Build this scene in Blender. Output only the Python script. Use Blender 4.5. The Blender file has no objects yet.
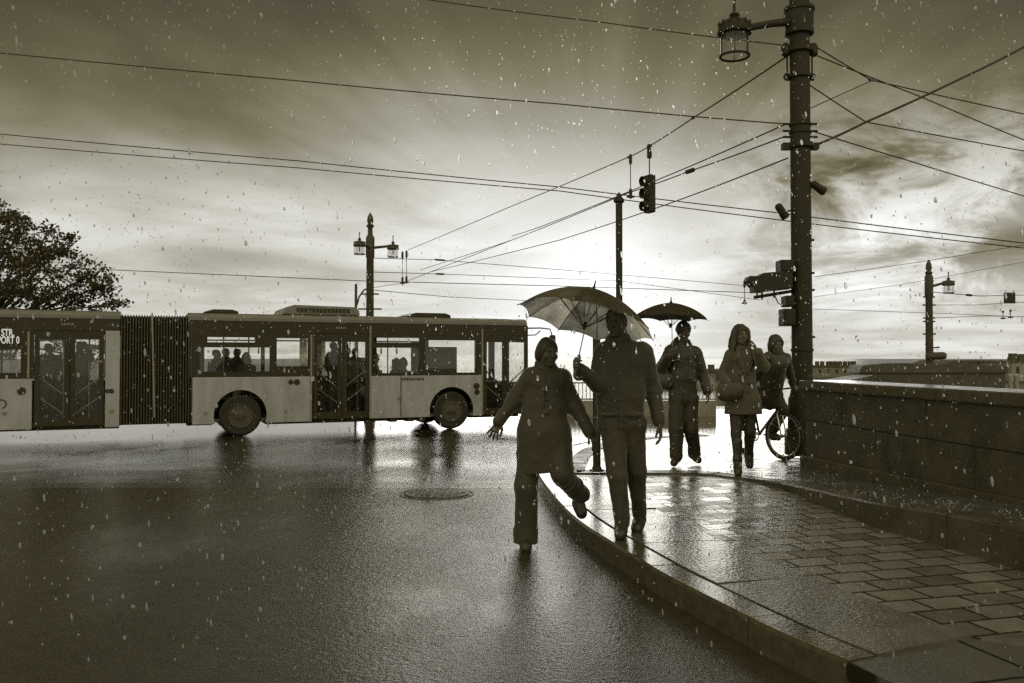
import bpy, math, random
import numpy as np
from mathutils import Vector, Matrix

random.seed(7)
rng = np.random.default_rng(7)
scene = bpy.context.scene
COL = scene.collection
R = math.radians

# ------------------------------------------------------------------ camera
CAM_H, FPX, PITCH = 1.5, 860.0, math.atan(16.5 / 860.0)
cam_data = bpy.data.cameras.new('camera')
cam = bpy.data.objects.new('camera', cam_data)
COL.objects.link(cam)
cam.location = (0, 0, CAM_H)
cam.rotation_euler = (R(90) + PITCH, 0, 0)
cam_data.sensor_width = 36
cam_data.lens = 36 * FPX / 1024
cam_data.clip_start, cam_data.clip_end = 0.05, 9000
scene.camera = cam


def P(px, py, Y):
    """world point at depth Y that the photograph shows at (px, py)"""
    u, v = (px - 512) / FPX, (341.5 - py) / FPX
    c, s = math.cos(PITCH), math.sin(PITCH)
    d = np.array([u, c - v * s, s + v * c])
    p = d * (Y / d[1])
    return np.array([p[0], p[1], p[2] + CAM_H])


# ------------------------------------------------------------------ materials
def new_mat(name):
    m = bpy.data.materials.new(name)
    m.use_nodes = True
    nt = m.node_tree
    nt.nodes.clear()
    out = nt.nodes.new('ShaderNodeOutputMaterial')
    return m, nt, out


def tint(v):
    """olive for dark values, greyer for light ones"""
    b = 0.36 + 0.46 * min(1.0, v / 0.5)
    g = 0.84 + 0.12 * min(1.0, v / 0.5)
    return (v * 1.05, v * 1.05 * g, v * 1.05 * b, 1)


def mat(name, v, rough=0.6, var=0.25, scale=8.0, bump=0.0, bscale=40.0, metallic=0.0, coat=0.0,
        sheen=0.0, spec=0.5, stretch=None, rvar=0.15, grey=0.0):
    m, nt, out = new_mat(name)
    N, L = nt.nodes, nt.links
    bs = N.new('ShaderNodeBsdfPrincipled')
    tc = N.new('ShaderNodeTexCoord')
    mp = N.new('ShaderNodeMapping')
    L.new(tc.outputs['Object'], mp.inputs['Vector'])
    if stretch:
        mp.inputs['Scale'].default_value = stretch
    n = N.new('ShaderNodeTexNoise')
    n.inputs['Scale'].default_value = scale
    n.inputs['Detail'].default_value = 6
    n.inputs['Roughness'].default_value = 0.65
    L.new(mp.outputs['Vector'], n.inputs['Vector'])
    r = N.new('ShaderNodeValToRGB')
    r.color_ramp.elements[0].position = 0.3
    r.color_ramp.elements[1].position = 0.72
    for e_, f_ in ((0, 1 - var), (1, 1 + var)):
        t_ = tint(v * f_)
        r.color_ramp.elements[e_].color = tuple(c * (1 - grey) + v * f_ * grey for c in t_[:3]) + (1,)
    L.new(n.outputs['Fac'], r.inputs['Fac'])
    L.new(r.outputs['Color'], bs.inputs['Base Color'])
    mr = N.new('ShaderNodeMapRange')
    mr.inputs['From Min'].default_value = 0.3
    mr.inputs['From Max'].default_value = 0.7
    mr.inputs['To Min'].default_value = max(0.03, rough - rvar)
    mr.inputs['To Max'].default_value = min(1.0, rough + rvar)
    L.new(n.outputs['Fac'], mr.inputs['Value'])
    L.new(mr.outputs['Result'], bs.inputs['Roughness'])
    bs.inputs['Metallic'].default_value = metallic
    bs.inputs['Specular IOR Level'].default_value = spec
    bs.inputs['Coat Weight'].default_value = coat
    bs.inputs['Coat Roughness'].default_value = 0.25
    bs.inputs['Sheen Weight'].default_value = sheen
    bs.inputs['Sheen Roughness'].default_value = 0.35
    if bump:
        n2 = N.new('ShaderNodeTexNoise')
        n2.inputs['Scale'].default_value = bscale
        n2.inputs['Detail'].default_value = 4
        L.new(mp.outputs['Vector'], n2.inputs['Vector'])
        b = N.new('ShaderNodeBump')
        b.inputs['Strength'].default_value = 1.0
        b.inputs['Distance'].default_value = bump
        L.new(n2.outputs['Fac'], b.inputs['Height'])
        L.new(b.outputs['Normal'], bs.inputs['Normal'])
    L.new(bs.outputs['BSDF'], out.inputs['Surface'])
    return m


def glass_mat(name, tintv=0.8, extra=0.0):
    m, nt, out = new_mat(name)
    N, L = nt.nodes, nt.links
    tr = N.new('ShaderNodeBsdfTransparent')
    tr.inputs['Color'].default_value = (tintv, tintv * 0.998, tintv * 0.985, 1)
    gl = N.new('ShaderNodeBsdfGlossy')
    gl.inputs['Roughness'].default_value = 0.04
    df = N.new('ShaderNodeBsdfDiffuse')
    df.inputs['Color'].default_value = tint(0.3)
    lw = N.new('ShaderNodeLayerWeight')
    p5 = N.new('ShaderNodeMath')
    p5.operation = 'POWER'
    L.new(lw.outputs['Facing'], p5.inputs[0])
    lw.inputs['Blend'].default_value = 0.5
    p5.inputs[1].default_value = 5.0
    fr = N.new('ShaderNodeMath')
    fr.operation = 'MULTIPLY_ADD'
    L.new(p5.outputs[0], fr.inputs[0])
    fr.inputs[1].default_value = 0.9
    fr.inputs[2].default_value = 0.04
    mx = N.new('ShaderNodeMixShader')
    L.new(fr.outputs[0], mx.inputs['Fac'])
    L.new(tr.outputs['BSDF'], mx.inputs[1])
    L.new(gl.outputs['BSDF'], mx.inputs[2])
    # dirt and rain film on the pane
    tc = N.new('ShaderNodeTexCoord')
    n = N.new('ShaderNodeTexNoise')
    n.inputs['Scale'].default_value = 5
    n.inputs['Detail'].default_value = 8
    L.new(tc.outputs['Object'], n.inputs['Vector'])
    mr = N.new('ShaderNodeMapRange')
    mr.inputs['From Min'].default_value = 0.4
    mr.inputs['From Max'].default_value = 0.8
    mr.inputs['To Min'].default_value = extra
    mr.inputs['To Max'].default_value = extra + 0.05
    L.new(n.outputs['Fac'], mr.inputs['Value'])
    m2 = N.new('ShaderNodeMixShader')
    L.new(mr.outputs['Result'], m2.inputs['Fac'])
    L.new(mx.outputs['Shader'], m2.inputs[1])
    L.new(df.outputs['BSDF'], m2.inputs[2])
    L.new(m2.outputs['Shader'], out.inputs['Surface'])
    return m


def asphalt_mat():
    m, nt, out = new_mat('wet asphalt')
    N, L = nt.nodes, nt.links
    bs = N.new('ShaderNodeBsdfPrincipled')
    tc = N.new('ShaderNodeTexCoord')

    def noise(scale, detail=4, rough=0.6, sc=None):
        n = N.new('ShaderNodeTexNoise')
        n.inputs['Scale'].default_value = scale
        n.inputs['Detail'].default_value = detail
        n.inputs['Roughness'].default_value = rough
        if sc:
            mp = N.new('ShaderNodeMapping')
            mp.inputs['Scale'].default_value = sc
            L.new(tc.outputs['Object'], mp.inputs['Vector'])
            L.new(mp.outputs['Vector'], n.inputs['Vector'])
        else:
            L.new(tc.outputs['Object'], n.inputs['Vector'])
        return n.outputs['Fac']
    big = noise(0.35, 5, 0.6, (1, 0.6, 1))
    fine = noise(33, 4, 0.68)
    mid = noise(9, 5, 0.6)
    r = N.new('ShaderNodeValToRGB')
    r.color_ramp.elements[0].position = 0.35
    r.color_ramp.elements[1].position = 0.7
    r.color_ramp.elements[0].color = tint(0.042)
    r.color_ramp.elements[1].color = tint(0.066)
    L.new(mid, r.inputs['Fac'])
    L.new(r.outputs['Color'], bs.inputs['Base Color'])
    mr = N.new('ShaderNodeMapRange')
    mr.inputs['From Min'].default_value = 0.35
    mr.inputs['From Max'].default_value = 0.65
    mr.inputs['To Min'].default_value = 0.08
    mr.inputs['To Max'].default_value = 0.30
    L.new(big, mr.inputs['Value'])
    rgh = N.new('ShaderNodeMath')
    rgh.operation = 'MULTIPLY'
    L.new(mr.outputs['Result'], rgh.inputs[0])
    L.new(rgh.outputs[0], bs.inputs['Roughness'])
    bs.inputs['IOR'].default_value = 1.5
    # grain of the stones through the water film, calmer where water stands
    mr2 = N.new('ShaderNodeMapRange')
    mr2.inputs['From Min'].default_value = 0.36
    mr2.inputs['From Max'].default_value = 0.62
    mr2.inputs['To Min'].default_value = 0.22
    mr2.inputs['To Max'].default_value = 1.0
    L.new(big, mr2.inputs['Value'])
    b1 = N.new('ShaderNodeBump')
    b1.inputs['Distance'].default_value = 0.010
    sy = N.new('ShaderNodeSeparateXYZ')
    L.new(tc.outputs['Object'], sy.inputs[0])
    pud = N.new('ShaderNodeMapRange')
    pud.interpolation_type = 'SMOOTHSTEP'
    L.new(sy.outputs['Y'], pud.inputs['Value'])
    pud.inputs['From Min'].default_value = 11.0
    pud.inputs['From Max'].default_value = 20.0
    pud.inputs['To Min'].default_value = 1.0
    pud.inputs['To Max'].default_value = 0.2
    L.new(pud.outputs['Result'], rgh.inputs[1])
    pm = N.new('ShaderNodeMath')
    pm.operation = 'MULTIPLY'
    L.new(mr2.outputs['Result'], pm.inputs[0])
    L.new(pud.outputs['Result'], pm.inputs[1])
    L.new(pm.outputs[0], b1.inputs['Strength'])
    L.new(fine, b1.inputs['Height'])
    b2 = N.new('ShaderNodeBump')
    b2.inputs['Distance'].default_value = 0.004
    L.new(mid, b2.inputs['Height'])
    L.new(pud.outputs['Result'], b2.inputs['Strength'])
    L.new(b1.outputs['Normal'], b2.inputs['Normal'])
    L.new(b2.outputs['Normal'], bs.inputs['Normal'])
    L.new(bs.outputs['BSDF'], out.inputs['Surface'])
    return m


def paving_mat(name, bw, bh, rot, v0, v1, mortar=0.012, offset=0.5, loc=(0, 0, 0), rough=(0.10, 0.36), swell=0.012, tilt=0.02):
    m, nt, out = new_mat(name)
    N, L = nt.nodes, nt.links
    bs = N.new('ShaderNodeBsdfPrincipled')
    tc = N.new('ShaderNodeTexCoord')
    mp = N.new('ShaderNodeMapping')
    mp.inputs['Rotation'].default_value = (0, 0, rot)
    mp.inputs['Location'].default_value = loc
    L.new(tc.outputs['Object'], mp.inputs['Vector'])
    br = N.new('ShaderNodeTexBrick')
    br.offset = offset
    br.inputs['Scale'].default_value = 1.0
    br.inputs['Mortar Size'].default_value = mortar
    br.inputs['Mortar Smooth'].default_value = 0.4
    br.inputs['Bias'].default_value = 0.0
    br.inputs['Brick Width'].default_value = bw
    br.inputs['Row Height'].default_value = bh
    br.inputs['Color1'].default_value = (0, 0, 0, 1)
    br.inputs['Color2'].default_value = (1, 1, 1, 1)
    br.inputs['Mortar'].default_value = (0.5, 0.5, 0.5, 1)
    nd = N.new('ShaderNodeTexNoise')
    nd.inputs['Scale'].default_value = 6.0
    nd.inputs['Detail'].default_value = 5
    L.new(tc.outputs['Object'], nd.inputs['Vector'])
    va = N.new('ShaderNodeVectorMath')
    va.operation = 'MULTIPLY_ADD'
    L.new(nd.outputs['Color'], va.inputs[0])
    va.inputs[1].default_value = (0.016, 0.016, 0.0)
    L.new(mp.outputs['Vector'], va.inputs[2])
    L.new(va.outputs['Vector'], br.inputs['Vector'])
    n = N.new('ShaderNodeTexNoise')
    n.inputs['Scale'].default_value = 3.2
    n.inputs['Detail'].default_value = 7
    n.inputs['Roughness'].default_value = 0.68
    L.new(tc.outputs['Object'], n.inputs['Vector'])
    ad = N.new('ShaderNodeMath')
    ad.operation = 'MULTIPLY_ADD'
    L.new(br.outputs['Color'], ad.inputs[0])
    ad.inputs[1].default_value = 0.5
    L.new(n.outputs['Fac'], ad.inputs[2])
    r = N.new('ShaderNodeValToRGB')
    r.color_ramp.elements[0].position = 0.4
    r.color_ramp.elements[1].position = 1.1
    r.color_ramp.elements[0].color = (v0, v0 * 0.93, v0 * 0.72, 1)
    r.color_ramp.elements[1].color = (v1, v1 * 0.94, v1 * 0.76, 1)
    L.new(ad.outputs['Value'], r.inputs['Fac'])
    mx = N.new('ShaderNodeMixRGB')
    L.new(br.outputs['Fac'], mx.inputs['Fac'])
    L.new(r.outputs['Color'], mx.inputs['Color1'])
    mx.inputs['Color2'].default_value = tint(v0 * 0.35)
    L.new(mx.outputs['Color'], bs.inputs['Base Color'])
    mr = N.new('ShaderNodeMapRange')
    mr.inputs['From Min'].default_value = 0.45
    mr.inputs['From Max'].default_value = 0.95
    mr.inputs['To Min'].default_value = rough[0]
    mr.inputs['To Max'].default_value = rough[1]
    L.new(ad.outputs['Value'], mr.inputs['Value'])
    L.new(mr.outputs['Result'], bs.inputs['Roughness'])
    bs.inputs['IOR'].default_value = 1.5
    js = N.new('ShaderNodeMath')
    js.operation = 'MULTIPLY_ADD'
    L.new(br.outputs['Fac'], js.inputs[0])
    js.inputs[1].default_value = -0.45
    js.inputs[2].default_value = 0.5
    L.new(js.outputs[0], bs.inputs['Specular IOR Level'])
    # joints are grooves, each stone stands a little off level
    inv = N.new('ShaderNodeMath')
    inv.operation = 'SUBTRACT'
    inv.inputs[0].default_value = 1.0
    L.new(br.outputs['Fac'], inv.inputs[1])
    b1 = N.new('ShaderNodeBump')
    b1.inputs['Distance'].default_value = 0.018
    L.new(inv.outputs['Value'], b1.inputs['Height'])
    wn = N.new('ShaderNodeTexWhiteNoise')
    wn.noise_dimensions = '1D'
    sc = N.new('ShaderNodeSeparateColor')
    L.new(br.outputs['Color'], sc.inputs[0])
    L.new(sc.outputs[0], wn.inputs['W'])
    vt = N.new('ShaderNodeVectorMath')
    vt.operation = 'MULTIPLY_ADD'
    L.new(wn.outputs['Color'], vt.inputs[0])
    vt.inputs[1].default_value = (tilt, tilt, 0)
    vt.inputs[2].default_value = (-tilt / 2, -tilt / 2, 0)
    ge = N.new('ShaderNodeNewGeometry')
    va2 = N.new('ShaderNodeVectorMath')
    va2.operation = 'ADD'
    L.new(ge.outputs['Normal'], va2.inputs[0])
    L.new(vt.outputs['Vector'], va2.inputs[1])
    vn = N.new('ShaderNodeVectorMath')
    vn.operation = 'NORMALIZE'
    L.new(va2.outputs['Vector'], vn.inputs[0])
    L.new(vn.outputs['Vector'], b1.inputs['Normal'])
    n3 = N.new('ShaderNodeTexNoise')
    n3.inputs['Scale'].default_value = 30
    n3.inputs['Detail'].default_value = 5
    L.new(tc.outputs['Object'], n3.inputs['Vector'])
    b2 = N.new('ShaderNodeBump')
    b2.inputs['Distance'].default_value = 0.005
    L.new(n3.outputs['Fac'], b2.inputs['Height'])
    L.new(b1.outputs['Normal'], b2.inputs['Normal'])
    n4 = N.new('ShaderNodeTexNoise')
    n4.inputs['Scale'].default_value = 4
    n4.inputs['Detail'].default_value = 2
    L.new(tc.outputs['Object'], n4.inputs['Vector'])
    b3 = N.new('ShaderNodeBump')
    b3.inputs['Distance'].default_value = swell
    L.new(n4.outputs['Fac'], b3.inputs['Height'])
    L.new(b2.outputs['Normal'], b3.inputs['Normal'])
    L.new(b3.outputs['Normal'], bs.inputs['Normal'])
    L.new(bs.outputs['BSDF'], out.inputs['Surface'])
    return m


def cloth_translucent(name, v, tv, scale=9):
    m, nt, out = new_mat(name)
    N, L = nt.nodes, nt.links
    df = N.new('ShaderNodeBsdfDiffuse')
    df.inputs['Color'].default_value = tint(v)
    tr = N.new('ShaderNodeBsdfTranslucent')
    tc = N.new('ShaderNodeTexCoord')
    n = N.new('ShaderNodeTexNoise')
    n.inputs['Scale'].default_value = scale
    n.inputs['Detail'].default_value = 6
    n.inputs['Roughness'].default_value = 0.7
    L.new(tc.outputs['Object'], n.inputs['Vector'])
    r = N.new('ShaderNodeValToRGB')
    r.color_ramp.elements[0].position = 0.36
    r.color_ramp.elements[1].position = 0.62
    r.color_ramp.elements[0].color = (tv * 0.3, tv * 0.295, tv * 0.26, 1)
    r.color_ramp.elements[1].color = (tv, tv * 0.985, tv * 0.92, 1)
    L.new(n.outputs['Fac'], r.inputs['Fac'])
    L.new(r.outputs['Color'], tr.inputs['Color'])
    ad = N.new('ShaderNodeAddShader')
    L.new(df.outputs['BSDF'], ad.inputs[0])
    L.new(tr.outputs['BSDF'], ad.inputs[1])
    gl = N.new('ShaderNodeBsdfGlossy')
    gl.inputs['Roughness'].default_value = 0.35
    mx = N.new('ShaderNodeMixShader')
    mx.inputs['Fac'].default_value = 0.04
    L.new(ad.outputs['Shader'], mx.inputs[1])
    L.new(gl.outputs['BSDF'], mx.inputs[2])
    L.new(mx.outputs['Shader'], out.inputs['Surface'])
    return m


def drop_mat():
    m, nt, out = new_mat('water drop')
    N, L = nt.nodes, nt.links
    tr = N.new('ShaderNodeBsdfTranslucent')
    tr.inputs['Color'].default_value = (0.98, 0.98, 0.96, 1)
    gl = N.new('ShaderNodeBsdfGlossy')
    gl.inputs['Roughness'].default_value = 0.25
    mx = N.new('ShaderNodeMixShader')
    mx.inputs['Fac'].default_value = 0.10
    L.new(tr.outputs['BSDF'], mx.inputs[1])
    L.new(gl.outputs['BSDF'], mx.inputs[2])
    tp = N.new('ShaderNodeBsdfRefraction')
    m2 = N.new('ShaderNodeMixShader')
    m2.inputs['Fac'].default_value = 0.35
    tp.inputs['Roughness'].default_value = 0.0
    tp.inputs['IOR'].default_value = 1.12
    L.new(mx.outputs['Shader'], m2.inputs[1])
    L.new(tp.outputs['BSDF'], m2.inputs[2])
    cl = N.new('ShaderNodeBsdfTransparent')
    m3 = N.new('ShaderNodeMixShader')
    m3.inputs['Fac'].default_value = 0.28
    L.new(m2.outputs['Shader'], m3.inputs[1])
    L.new(cl.outputs['BSDF'], m3.inputs[2])
    L.new(m3.outputs['Shader'], out.inputs['Surface'])
    return m


def foam_mat():
    m, nt, out = new_mat('splashed water')
    tr = nt.nodes.new('ShaderNodeBsdfTranslucent')
    tr.inputs['Color'].default_value = (0.98, 0.98, 0.96, 1)
    df = nt.nodes.new('ShaderNodeBsdfDiffuse')
    df.inputs['Color'].default_value = (0.9, 0.9, 0.88, 1)
    mx = nt.nodes.new('ShaderNodeMixShader')
    mx.inputs['Fac'].default_value = 0.3
    nt.links.new(tr.outputs['BSDF'], mx.inputs[1])
    nt.links.new(df.outputs['BSDF'], mx.inputs[2])
    nt.links.new(mx.outputs['Shader'], out.inputs['Surface'])
    return m


def emit_mat(name, v, strength):
    m, nt, out = new_mat(name)
    e = nt.nodes.new('ShaderNodeEmission')
    e.inputs['Color'].default_value = tint(v)
    e.inputs['Strength'].default_value = strength
    nt.links.new(e.outputs['Emission'], out.inputs['Surface'])
    return m


def river_mat():
    m, nt, out = new_mat('river water')
    N, L = nt.nodes, nt.links
    bs = N.new('ShaderNodeBsdfPrincipled')
    bs.inputs['Base Color'].default_value = tint(0.05)
    bs.inputs['Roughness'].default_value = 0.3
    bs.inputs['IOR'].default_value = 1.33
    tc = N.new('ShaderNodeTexCoord')
    mp = N.new('ShaderNodeMapping')
    mp.inputs['Scale'].default_value = (0.35, 1.0, 1.0)
    L.new(tc.outputs['Object'], mp.inputs['Vector'])
    n = N.new('ShaderNodeTexNoise')
    n.inputs['Scale'].default_value = 0.5
    n.inputs['Detail'].default_value = 5
    L.new(mp.outputs['Vector'], n.inputs['Vector'])
    b = N.new('ShaderNodeBump')
    b.inputs['Distance'].default_value = 0.5
    b.inputs['Strength'].default_value = 1.0
    L.new(n.outputs['Fac'], b.inputs['Height'])
    L.new(b.outputs['Normal'], bs.inputs['Normal'])
    L.new(bs.outputs['BSDF'], out.inputs['Surface'])
    return m


def leaf_mat():
    m, nt, out = new_mat('leaves')
    N, L = nt.nodes, nt.links
    df = N.new('ShaderNodeBsdfDiffuse')
    tr = N.new('ShaderNodeBsdfTranslucent')
    tc = N.new('ShaderNodeTexCoord')
    n = N.new('ShaderNodeTexNoise')
    n.inputs['Scale'].default_value = 1.2
    L.new(tc.outputs['Object'], n.inputs['Vector'])
    r = N.new('ShaderNodeValToRGB')
    r.color_ramp.elements[0].position = 0.35
    r.color_ramp.elements[1].position = 0.65
    r.color_ramp.elements[0].color = tint(0.055)
    r.color_ramp.elements[1].color = tint(0.10)
    L.new(n.outputs['Fac'], r.inputs['Fac'])
    L.new(r.outputs['Color'], df.inputs['Color'])
    tr.inputs['Color'].default_value = tint(0.03)
    ad = N.new('ShaderNodeAddShader')
    L.new(df.outputs['BSDF'], ad.inputs[0])
    L.new(tr.outputs['BSDF'], ad.inputs[1])
    L.new(ad.outputs['Shader'], out.inputs['Surface'])
    return m


M = {
    'asphalt': asphalt_mat(),
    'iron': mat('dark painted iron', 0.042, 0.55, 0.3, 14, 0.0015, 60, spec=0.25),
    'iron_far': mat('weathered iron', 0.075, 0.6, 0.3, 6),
    'wire': mat('cable', 0.05, 0.6, 0.1, 4),
    'granite': mat('wet dark granite', 0.085, 0.42, 0.5, 2.6, 0.005, 38),
    'granite_cap': mat('wet granite cap', 0.10, 0.16, 0.3, 9, 0.002, 50),
    'kerbstone': mat('worn kerb granite', 0.095, 0.14, 0.35, 12, 0.0014, 50, rvar=0.08),
    'wool': mat('dark wool coat', 0.062, 0.75, 0.2, 12, 0.0015, 160, sheen=1.0, coat=0.1),
    'wool2': mat('black wool jacket', 0.050, 0.75, 0.2, 12, 0.0015, 160, sheen=0.9, coat=0.1),
    'coatgrey': mat('grey overcoat', 0.085, 0.75, 0.2, 14, 0.0015, 160, sheen=1.0, coat=0.1),
    'nylon': mat('wet jacket', 0.055, 0.42, 0.25, 10, 0.002, 60, sheen=0.4),
    'trousers': mat('dark trousers', 0.060, 0.7, 0.2, 10, 0.0015, 120, sheen=0.6),
    'trousers2': mat('black trousers', 0.056, 0.7, 0.2, 10, 0.0015, 120),
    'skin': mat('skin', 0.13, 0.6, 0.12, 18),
    'skin_fg': mat('skin with painted shade', 0.095, 0.6, 0.12, 18),  # same skin, with the shade of the backlit faces put into its colour
    'hair': mat('dark hair', 0.05, 0.5, 0.4, 60, 0.002, 200, stretch=(1, 1, 0.12)),
    'leather': mat('black leather', 0.055, 0.32, 0.2, 20, 0.001, 150),
    'paper': mat('pale bag', 0.45, 0.6, 0.1, 6),
    'bus_paint': mat('grey bus paint', 0.44, 0.28, 0.22, 2.4, coat=0.3, rvar=0.08, grey=0.7, stretch=(1.3, 1.0, 0.35)),
    'bus_roof': mat('bus roof paint', 0.22, 0.4, 0.15, 3, grey=0.4),
    'bus_black': mat('black bus trim', 0.055, 0.3, 0.2, 3, rvar=0.08, spec=0.2),
    'bellows': mat('rubber bellows', 0.05, 0.6, 0.25, 5),
    'bellows_rib': mat('bellows hoop', 0.11, 0.5, 0.25, 5),
    'trim': mat('aluminium trim', 0.3, 0.35, 0.1, 6),
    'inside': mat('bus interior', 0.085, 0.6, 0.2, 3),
    'seatcloth': mat('seat cloth', 0.06, 0.8, 0.3, 20),
    'curtain': cloth_translucent('thin curtain', 0.3, 0.98, 2.5),
    'tyre': mat('tyre rubber', 0.028, 0.6, 0.2, 20),
    'rim': mat('dirty steel rim', 0.085, 0.5, 0.3, 12),
    'chrome': mat('bright frame', 0.55, 0.2, 0.1, 8, metallic=0.8),
    'passenger': mat('dark clothes', 0.05, 0.8, 0.2, 8),
    'passenger_pale': mat('pale clothes', 0.2, 0.8, 0.2, 8),
    'glass': glass_mat('window glass', 0.97),
    'glass_door': glass_mat('door glass', 0.93, 0.01),
    'glass_lamp': glass_mat('lamp glass', 0.93, 0.12),
    'canopy': cloth_translucent('umbrella cloth', 0.045, 0.98, 4),
    'canopy_print': cloth_translucent('printed umbrella cloth', 0.045, 0.5, 7),
    'canopy_black': cloth_translucent('black umbrella cloth', 0.05, 0.05, 9),
    'steel': mat('thin steel', 0.3, 0.3, 0.1, 10, metallic=0.6),
    'drop': drop_mat(),
    'foam': foam_mat(),
    'led': emit_mat('lit display', 0.75, 0.8),
    'leaf': leaf_mat(),
    'bark': mat('bark', 0.07, 0.85, 0.3, 8, 0.02, 12),
    'stucco': mat('far stucco', 0.24, 0.8, 0.2, 0.3),
    'stucco_dark': mat('far roof', 0.10, 0.7, 0.2, 0.3),
    'fence': mat('grey railing', 0.42, 0.5, 0.1, 4),
    'farstone': mat('far wet stone', 0.34, 0.5, 0.25, 1.2),
    'river': river_mat(),
    'pave': paving_mat('wet pavers', 0.31, 0.205, -R(15), 0.13, 0.30, 0.012, 0.5, tilt=0.07),
    'slab': mat('wet granite slabs', 0.15, 0.2, 0.4, 2.6, 0.004, 40, rvar=0.14, grey=0.4),
    'terrace': paving_mat('wet plaza slabs', 0.8, 0.5, 0.0, 0.08, 0.15, 0.008, 0.5, rough=(0.06, 0.22), swell=0.03),
    'lowpave': paving_mat('dark lowered slabs', 0.7, 0.5, -R(15), 0.09, 0.14, 0.012, 0.5, rough=(0.3, 0.5)),
}


# ------------------------------------------------------------------ scene graph helpers
def tag(o, label=None, cat=None, group=None, kind=None):
    if label:
        o['label'] = label
    if cat:
        o['category'] = cat
    if group:
        o['group'] = group
    if kind:
        o['kind'] = kind
    return o


def thing(name, label, cat, loc=(0, 0, 0), rz=0.0, group=None):
    o = bpy.data.objects.new(name, None)
    o.empty_display_size = 0.2
    COL.objects.link(o)
    o.location = tuple(float(c) for c in loc)
    o.rotation_euler = (0, 0, rz)
    return tag(o, label, cat, group)


def root_of(o):
    while o.parent:
        o = o.parent
    return o


def link_mesh(name, me, material, parent=None, world=True):
    o = bpy.data.objects.new(name, me)
    COL.objects.link(o)
    if material:
        me.materials.append(material)
    if parent is not None:
        if world:
            r = root_of(parent)
            mw = Matrix.Translation(r.location) @ r.rotation_euler.to_matrix().to_4x4()
            me.transform(mw.inverted())
        o.parent = parent
    return o


def copy_tree(o, parent=None):
    c = o.copy()
    COL.objects.link(c)
    c.parent = parent
    for ch in list(o.children):
        copy_tree(ch, c)
    return c


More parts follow.
